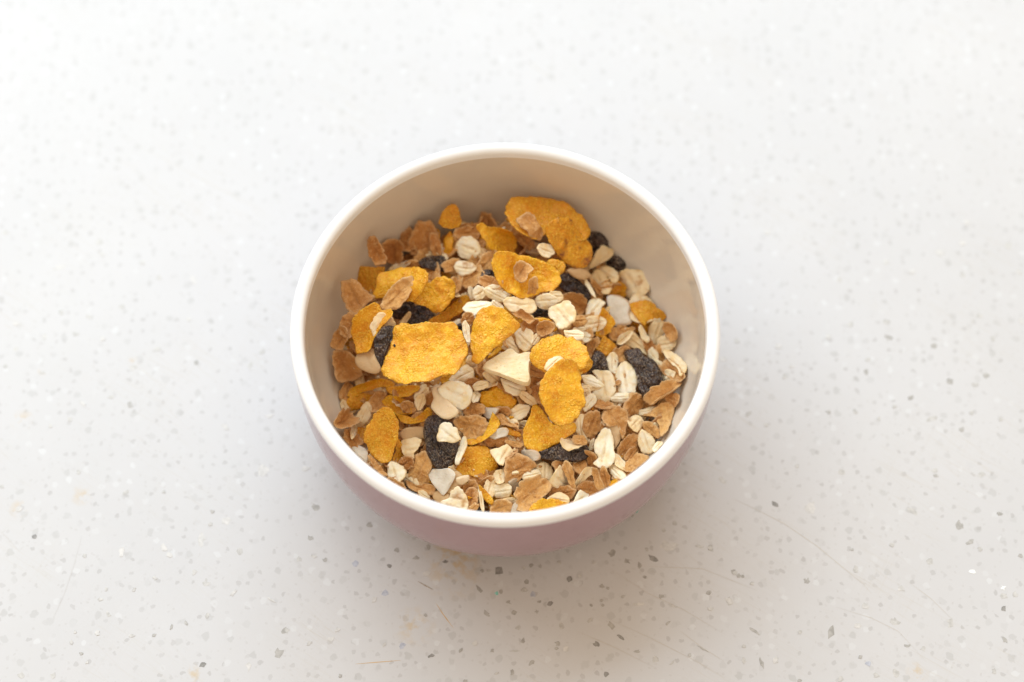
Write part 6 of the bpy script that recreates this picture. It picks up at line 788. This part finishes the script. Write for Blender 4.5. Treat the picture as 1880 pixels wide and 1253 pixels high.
    # edge ring: a single row shared by both sheets, slightly uneven
    last = slice(1 + (rings-1)*m, 1 + rings*m)
    ez = 0.5 * (top[last, 2] + bot[last, 2]); top[last, 2] = ez
    nb = 1 + (rings-1)*m
    V = np.concatenate([top, bot[:nb]]) * 0.01
    if 'wr' in dir() and kind == 'raisin':
        lat = 1 + 0.05 * vnoise(np.c_[V[:, :3] * 420], sd + 12)
        V[:, 0] *= lat; V[:, 1] *= lat
    nt = len(top); F = []
    j = np.arange(m); j2 = (j + 1) % m
    tri = [np.c_[np.zeros(m, int), 1 + j, 1 + j2], np.c_[np.full(m, nt), nt + 1 + j2, nt + 1 + j]]
    quads = []
    for r in range(rings - 1):
        a = 1 + r*m; c = a + m
        quads.append(np.c_[a + j, c + j, c + j2, a + j2])
        if r < rings - 2: quads.append(np.c_[nt + a + j, nt + a + j2, nt + c + j2, nt + c + j])
        else: quads.append(np.c_[nt + a + j, nt + a + j2, c + j2, c + j])
    faces = [t.tolist() for t in np.concatenate(tri)] + [q.tolist() for q in np.concatenate(quads)]
    # keep orientation outward whatever way the outline was wound
    sgn = np.sum(out[:, 0]*np.roll(out[:, 1], -1) - out[:, 1]*np.roll(out[:, 0], -1))
    if sgn < 0: faces = [f[::-1] for f in faces]
    me = bpy.data.meshes.new(name)
    me.from_pydata(V.tolist(), [], faces)
    me.polygons.foreach_set('use_smooth', [True] * len(me.polygons))
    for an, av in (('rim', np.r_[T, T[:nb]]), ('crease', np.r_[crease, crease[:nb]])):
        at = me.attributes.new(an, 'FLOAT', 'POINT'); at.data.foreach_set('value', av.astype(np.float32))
    me.materials.append(MATS[kind])
    me.update()
    if kind in ('coco', 'fruit'): me.set_sharp_from_angle(angle=math.radians(38))
    return me

from mathutils import Matrix, Vector
NAMES = {'corn': ('corn_flake', 'corn flake'), 'oat': ('oat_flake', 'oat flake'), 'wheat': ('wheat_flake', 'wheat flake'),
         'raisin': ('raisin', 'raisin'), 'coco': ('coconut_chip', 'coconut chip'), 'nut': ('nut_piece', 'nut piece'),
         'fruit': ('dried_fruit_wedge', 'dried fruit')}
GROUPS = {'corn': 'corn flakes in the bowl', 'oat': 'oat flakes in the bowl', 'wheat': 'brown wheat flakes in the bowl',
          'raisin': 'raisins in the bowl', 'coco': 'coconut chips in the bowl', 'nut': 'nut pieces in the bowl'}
def frame(C, u, n, s=1.0):
    u = Vector(u).normalized(); n = Vector(n).normalized(); v = n.cross(u).normalized(); u = v.cross(n)
    M = Matrix((( u.x*s, v.x*s, n.x*s, C[0]*1e-4), (u.y*s, v.y*s, n.y*s, C[1]*1e-4), (u.z*s, v.z*s, n.z*s, C[2]*1e-4), (0, 0, 0, 1)))
    return M
def link(o, parent=None):
    scene.collection.objects.link(o)
    if parent is not None: o.parent = parent
    return o

speck_mat = plain("burnt_crumb", (0.015, 0.01, 0.01), 0.6).m
for i, (kind, label, C, u, n, loc, o) in enumerate(PIECES):
    poly = np.array(loc, float).reshape(-1, 2) * 0.01
    nm, cat = NAMES[kind]
    ob = link(bpy.data.objects.new(nm, flake_mesh(kind, poly, 11 + i * 7, o, nm)))
    ob.matrix_world = frame(C, u, n)
    ob.color = (o.get('tone', 0.5), 1.0 if (o.get('toast') or o.get('spot')) else 0.0, 0, 1)
    ob['label'] = label; ob['category'] = cat
    if kind in GROUPS: ob['group'] = GROUPS[kind]
    if 'speck' in o:
        d = flake_mesh('nut', np.array([(math.cos(a)*.034, math.sin(a)*.05) for a in np.linspace(0, 6.28, 9)[:-1]]), 5, {'th': .05}, 'burnt_spot')
        d.materials.clear(); d.materials.append(speck_mat)
        sp = link(bpy.data.objects.new('burnt_spot', d), ob)
        zz = 0.0
        P_ = np.array([v.co[:] for v in ob.data.vertices]); q = np.array(o['speck']) * 0.01
        k = np.argsort(np.hypot(P_[:, 0]-q[0], P_[:, 1]-q[1]))[:6]; zz = P_[k, 2].max()
        sp.location = (q[0], q[1], zz)

# flakes lower in the heap, seen in the gaps between those on top
protos = {}
for kind, L in SHAPES.items():
    for si, s in enumerate(L):
        protos[kind, si] = flake_mesh(kind, np.array(s, float).reshape(-1, 2) * 0.01, 900 + si * 13, {'th': .4} if kind == 'raisin' else {}, NAMES[kind][0])
brng = np.random.default_rng(3)
for kind, si, C, u, n, s, lab in BURIED:
    nm, cat = NAMES[kind]
    ob = link(bpy.data.objects.new(nm, protos[kind, si]))
    ob.matrix_world = frame(C, u, n, s * 0.01)
    ob.color = (brng.uniform(.1, .7), 0, 0, 1)  # tone kept on the dark side, painting shade into the gaps
    ob['label'] = lab; ob['category'] = cat; ob['group'] = 'covered ' + cat + 's lower in the bowl'

# crumbs: the mass of broken bits that fills the bowl beneath the flakes
def heap(r): return H*100 - 4.35 + 1.15 * np.clip(1 - (r / 5.4) ** 2, 0, 1)
def crumbs():
    rng = np.random.default_rng(21); V = []; F = []; mats = []
    R, A = 34, 90
    for i in range(R + 1):
        r = 5.1 * i / R
        for a in range(A):
            t = 2*math.pi*a/A; V.append((r*math.cos(t), r*math.sin(t), heap(r)))
    V = np.array(V); V[:, 2] += 0.85 * np.clip((V[:, 1] - 1) / 3.2, 0, 1) * np.clip((1.2 - V[:, 0]) / 2, 0, 1) + 0.38 * np.clip((V[:, 1] - .5) / 4, 0, 1) - 0.10 * np.clip((-V[:, 1] - 1) / 4, 0, 1)
    V[:, 2] += 0.12 * vnoise(V * 2.2, 3) + 0.06 * vnoise(V * 5, 4)
    V = V.tolist()
    for i in range(R):
        for a in range(A):
            F.append((i*A+a, (i+1)*A+a, (i+1)*A+(a+1) % A, i*A+(a+1) % A)); mats.append(0)
    loose = np.array(LOOSE, float).reshape(-1, 3) * 0.01
    for k in range(2200 + len(loose)):
        r = 5.1 * math.sqrt(rng.uniform()); t = rng.uniform(0, 2*math.pi)
        yy = r*math.sin(t); c = np.array([r*math.cos(t), yy, heap(r) + 0.38 * min(1, max(0, (yy - .5) / 4)) - 0.10 * min(1, max(0, (-yy - 1) / 4)) + rng.uniform(0.0, .16)])
        q = rng.normal(size=(3, 3)); q, _ = np.linalg.qr(q)
        if k >= 2200: c = loose[k - 2200]
        s = rng.uniform(.05, .14) if k < 2200 else rng.uniform(.03, .12); h = s * 0.3; b = len(V); m = int(rng.integers(1, 3)) if k < 2200 else int(rng.choice([1, 2, 2, 3]))
        k5 = 5; an = np.sort(rng.uniform(0, 2*math.pi, k5))
        for sg in (-1, 1):
            for a in an: V.append(tuple(c + q @ np.array([math.cos(a)*s, math.sin(a)*s*.7, sg*h])))
        F.append(tuple(b + k5 + j for j in range(k5))); F.append(tuple(b + k5 - 1 - j for j in range(k5))); mats += [m, m]
        for j in range(k5): F.append((b+j, b+(j+1) % k5, b+k5+(j+1) % k5, b+k5+j)); mats.append(m)
    me = bpy.data.meshes.new('cereal_crumbs'); me.from_pydata((np.array(V) * 0.01).tolist(), [], F)
    for k in ('wheat', 'wheat', 'oat', 'corn'): me.materials.append(MATS[k])
    me.polygons.foreach_set('material_index', mats); me.update()
    o = link(bpy.data.objects.new('cereal_crumbs', me)); o['kind'] = 'stuff'
    o.color = (0.35, 0, 0, 1)
    o['label'] = 'fine broken cereal crumbs filling the bowl beneath the flakes'; o['category'] = 'crumbs'
crumbs()

# ---------------------------------------------------------------- bowl
def lathe(name, prof, mat, parent, seg=192, close=False):
    V = []; F = []
    for r, z in prof:
        for a in range(seg):
            t = 2*math.pi*a/seg; V.append((r*math.cos(t), r*math.sin(t), z))
    n = len(prof)
    for i in range(n if close else n - 1):
        i2 = (i + 1) % n
        for a in range(seg):
            F.append((i*seg+a, i*seg+(a+1) % seg, i2*seg+(a+1) % seg, i2*seg+a))
    me = bpy.data.meshes.new(name); me.from_pydata(V, [], F)
    me.polygons.foreach_set('use_smooth', [True] * len(F)); me.materials.append(mat); me.update()
    return link(bpy.data.objects.new(name, me), parent)

def glaze(name, c, c2=None):
    M = Mat(name, 0.08, 0.5); v = M.coord(100.0)
    col = M.mix(M.ramp(M.noise(v, 0.8, 3), [(0.35, 0.0), (0.7, 0.5)]), c, tuple(x * (0.86 if c2 else 0.95) for x in c))
    if c2:   # fine iron specks in the coloured glaze
        col = M.mix(M.ramp(M.noise(v, 9.0, 2), [(0.70, 0.0), (0.76, 0.45)]), col, c2)
    M.color(col)
    M.bump(M.noise(v, 1.6, 2), 0.0004, 0.25)
    M.b.inputs["Specular IOR Level"].default_value = 0.32 if c2 else 0.5
    return M.m
pink = glaze("pink_glaze", (0.37, 0.245, 0.275), (0.28, 0.17, 0.18))
white = glaze("white_glaze", (0.84, 0.86, 0.88))
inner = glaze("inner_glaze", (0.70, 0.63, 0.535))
clay = plain("bare_clay", (0.62, 0.55, 0.48), 0.8).m

bowl = link(bpy.data.objects.new('cereal_bowl', None))
bowl['label'] = 'pink glazed ceramic bowl with a white rim, filled with muesli on a speckled counter'
bowl['category'] = 'bowl'
def rout(d): return 0.0625 * (1 - (d / 0.052) ** 3.67) ** (1 / 3.67)
def rin(d): return 0.0583 * (1 - (min(d, .04799) / 0.048) ** 3.2) ** (1 / 3.2)
d0 = 0.0009
outer = [(0.034, H - 0.0495)]
outer = [(0.0300, H - 0.0498)] + [(rout(d), H - d) for d in np.linspace(0.0494, d0, 46) if rout(d) > 0.0335]
lathe('outer_wall', outer, pink, bowl)
# rolled white rim
rim = [(rout(d0) , H - d0)]
cx, cz, rx = (0.0625 + 0.0585) / 2, H - 0.0002, 0.0020
rim += [(0.0625, H - 0.0005)]
rim += [(cx + rx * math.cos(a), cz + 0.0017 * math.sin(a)) for a in np.linspace(0.0, math.pi, 17)]
rim += [(rin(0.0015), H - 0.0015)]
lathe('rim', rim, white, bowl)
wall_in = [(rin(d), H - d) for d in np.linspace(0.0015, 0.0478, 50)] + [(0.0, H - 0.048)]
lathe('inner_wall', wall_in, inner, bowl)
lathe('foot_ring', [(0.0300, H - 0.0498), (0.0300, 0.0006), (0.0306, 0.0), (0.0325, 0.0), (0.0333, 0.0007), (0.0345, H - 0.0494)], pink, bowl)
lathe('base', [(0.0300, H - 0.0500), (0.0, H - 0.0505)], clay, bowl)

# ---------------------------------------------------------------- countertop
def counter_material():
    M = Mat("speckled_quartz", 0.28, 0.5)
    tc = M.node("ShaderNodeTexCoord"); mp = M.node("ShaderNodeMapping")
    mp.inputs["Scale"].default_value = (100.0,) * 3
    M.link(tc.outputs["Object"], mp.inputs["Vector"]); v = mp.outputs[0]
    c = M.ramp(M.noise(v, 0.12, 4), [(0.35, (0.565, 0.578, 0.600)), (0.65, (0.595, 0.608, 0.630))])
    c = M.mix(M.ramp(M.noise(v, 1.6, 3), [(0.45, 0.0), (0.8, 0.35)]), c, (0.575, 0.58, 0.59))
    wv = M.node("ShaderNodeVectorMath", operation='ADD')
    nt = M.node("ShaderNodeTexNoise"); nt.inputs["Scale"].default_value = 5.0; M.link(v, nt.inputs["Vector"])
    sc = M.node("ShaderNodeVectorMath", operation='SCALE'); sc.inputs["Scale"].default_value = 0.22
    M.link(nt.outputs["Color"], sc.inputs[0]); M.link(v, wv.inputs[0]); M.link(sc.outputs[0], wv.inputs[1])
    for scale, thr, keep, colr, amt in ((1.5, 0.19, 0.50, (0.42, 0.43, 0.43), 0.48), (2.8, 0.22, 0.50, (0.38, 0.38, 0.38), 0.5),
                                        (5.0, 0.22, 0.66, (0.48, 0.48, 0.48), 0.45), (2.1, 0.24, 0.80, (0.66, 0.69, 0.72), 0.6)):
        vo = M.node("ShaderNodeTexVoronoi", voronoi_dimensions='2D'); vo.inputs["Scale"].default_value = scale
        M.link(wv.outputs[0], vo.inputs["Vector"])
        s = M.node("ShaderNodeSeparateColor"); M.link(vo.outputs["Color"], s.inputs[0])
        inside = M.ramp(vo.outputs["Distance"], [(thr * 0.72, 1.0), (thr, 0.0)])
        pick = M.ramp(s.outputs[0], [(keep, 0.0), (keep + 0.01, 1.0)], 'CONSTANT')
        vary = M.math('MULTIPLY', s.outputs[1], amt)
        f = M.math('MULTIPLY', M.math('MULTIPLY', inside, pick), vary)
        c = M.mix(f, c, colr)
    # faint knife scratches, running towards the lower right
    for ang, st in ((-0.55, 0.30), (-0.75, 0.22), (1.1, 0.12)):
        m2 = M.node("ShaderNodeMapping"); m2.inputs["Rotation"].default_value = (0, 0, -ang)
        m3 = M.node("ShaderNodeMapping"); m3.inputs["Scale"].default_value = (0.10, 6.0, 1.0)
        M.link(v, m2.inputs["Vector"]); M.link(m2.outputs[0], m3.inputs["Vector"])
        f = M.ramp(M.noise(m3.outputs[0], 1.0, 2, 0.5, 0.15), [(0.485, 0.0), (0.5, st), (0.515, 0.0)])
        g = M.ramp(M.noise(v, 0.22, 2), [(0.48, 0.0), (0.62, 1.0)])
        c = M.mix(M.math('MULTIPLY', f, g), c, (0.50, 0.47, 0.41))
    # ochre food stains, each with its own ragged shape
    for x, y, r in STAINS:
        dv = M.node("ShaderNodeVectorMath", operation='DISTANCE')
        M.link(v, dv.inputs[0]); dv.inputs[1].default_value = (x / 100, y / 100, 0)
        rad = r / 63.0
        f = M.ramp(M.math('MULTIPLY', dv.outputs["Value"], 1 / rad), [(0.0, 1.0), (1.0, 0.0)])
        g = M.ramp(M.noise(v, 2.6, 4, 0.65), [(0.47, 0.0), (0.62, 0.6)])
        c = M.mix(M.math('MULTIPLY', f, g), c, (0.56, 0.42, 0.22))
    M.color(c)
    M.bump(M.noise(v, 3.0, 2), 0.0001, 0.12)
    return M.m
me = bpy.data.meshes.new('countertop')
S_, T_ = 1.6, 0.03
me.from_pydata([(x*S_, y*S_, z) for z in (-T_, 0.0) for x, y in ((-1, -1), (1, -1), (1, 1), (-1, 1))], [],
               [(4, 5, 6, 7), (3, 2, 1, 0), (0, 1, 5, 4), (1, 2, 6, 5), (2, 3, 7, 6), (3, 0, 4, 7)])
me.materials.append(counter_material())
counter = link(bpy.data.objects.new('countertop', me)); counter['kind'] = 'structure'
counter['label'] = 'white countertop with grey speckles and faint scratches under the bowl'

TONE = [(0.23, 0.23, 0.225), (0.34, 0.34, 0.33), (0.45, 0.455, 0.45), (0.54, 0.55, 0.55), (0.38, 0.41, 0.49), (0.20, 0.55, 0.47), (0.85, 0.92, 0.93)]  # last two tones are green and white glints painted as chip colour
cm = []
for k, t in enumerate(TONE):
    M = Mat('stone_chip_%s' % ('black', 'charcoal', 'grey', 'pale_grey', 'blue_grey', 'green_glint', 'white_glint')[k], 0.25 if k < 5 else 0.08)
    v = M.coord(100.0)
    M.color(M.mix(M.ramp(M.noise(v, 7.0, 3), [(0.35, 0.0), (0.7, 0.6)]), t, tuple(min(0.8, x * 1.35 + 0.16) for x in t)))
    cm.append(M.m)
crng = np.random.default_rng(8)
for ci, (x, y, w, h, a, t) in enumerate(CHIPS):
    k = int(crng.integers(7, 11)); an = np.sort((np.arange(k) + crng.uniform(-.3, .3, k)) * 2*math.pi/k)
    r = 0.90 + crng.normal(size=k) * 0.20
    px = np.cos(an) * r * w * 1e-4; py = np.sin(an) * r * h * 1e-4
    ca, sa = math.cos(math.radians(a)), math.sin(math.radians(a))
    V = [(X*ca - Y*sa, X*sa + Y*ca, 0.00002 + ci * 4e-7) for X, Y in zip(px, py)] + [((X*ca - Y*sa)*1.04, (X*sa + Y*ca)*1.04, -0.0008) for X, Y in zip(px, py)]
    F = [tuple(range(k))] + [(j, k + j, k + (j+1) % k, (j+1) % k) for j in range(k)]
    me = bpy.data.meshes.new('stone_chip'); me.from_pydata(V, [], F); me.materials.append(cm[t])
    c = link(bpy.data.objects.new('stone_chip', me), counter); c.location = (x*1e-4, y*1e-4, 0)

SM = {'a': plain('orange_stain', (0.62, 0.40, 0.16), .5).m, 'b': plain('tan_scratch', (0.56, 0.54, 0.50), .5).m,
      'c': plain('grey_scratch', (0.56, 0.56, 0.56), .5).m, 'd': plain('brown_scratch', (0.36, 0.30, 0.25), .5).m}
for pts, w, m in STREAKS:
    P_ = np.array(pts, float) * 1e-4; n = len(P_); K = 6 * (n - 1) + 1
    s = np.linspace(0, n - 1, K); X = np.interp(s, np.arange(n), P_[:, 0]); Y = np.interp(s, np.arange(n), P_[:, 1])
    dx, dy = np.gradient(X), np.gradient(Y); L = np.hypot(dx, dy)
    hw = w * 0.5e-4 * 0.42 * (0.15 + np.sin(np.linspace(0.05, math.pi - 0.05, K))) * (1 + crng.normal(size=K) * .15)
    V = [(X[i] - dy[i]/L[i]*hw[i], Y[i] + dx[i]/L[i]*hw[i], 0.00004) for i in range(K)] + [(X[i] + dy[i]/L[i]*hw[i], Y[i] - dx[i]/L[i]*hw[i], 0.00004) for i in range(K)]
    me = bpy.data.meshes.new('scratch'); me.from_pydata(V, [], [(i, K+i, K+i+1, i+1) for i in range(K-1)]); me.materials.append(SM[m])
    link(bpy.data.objects.new('scratch', me), counter)
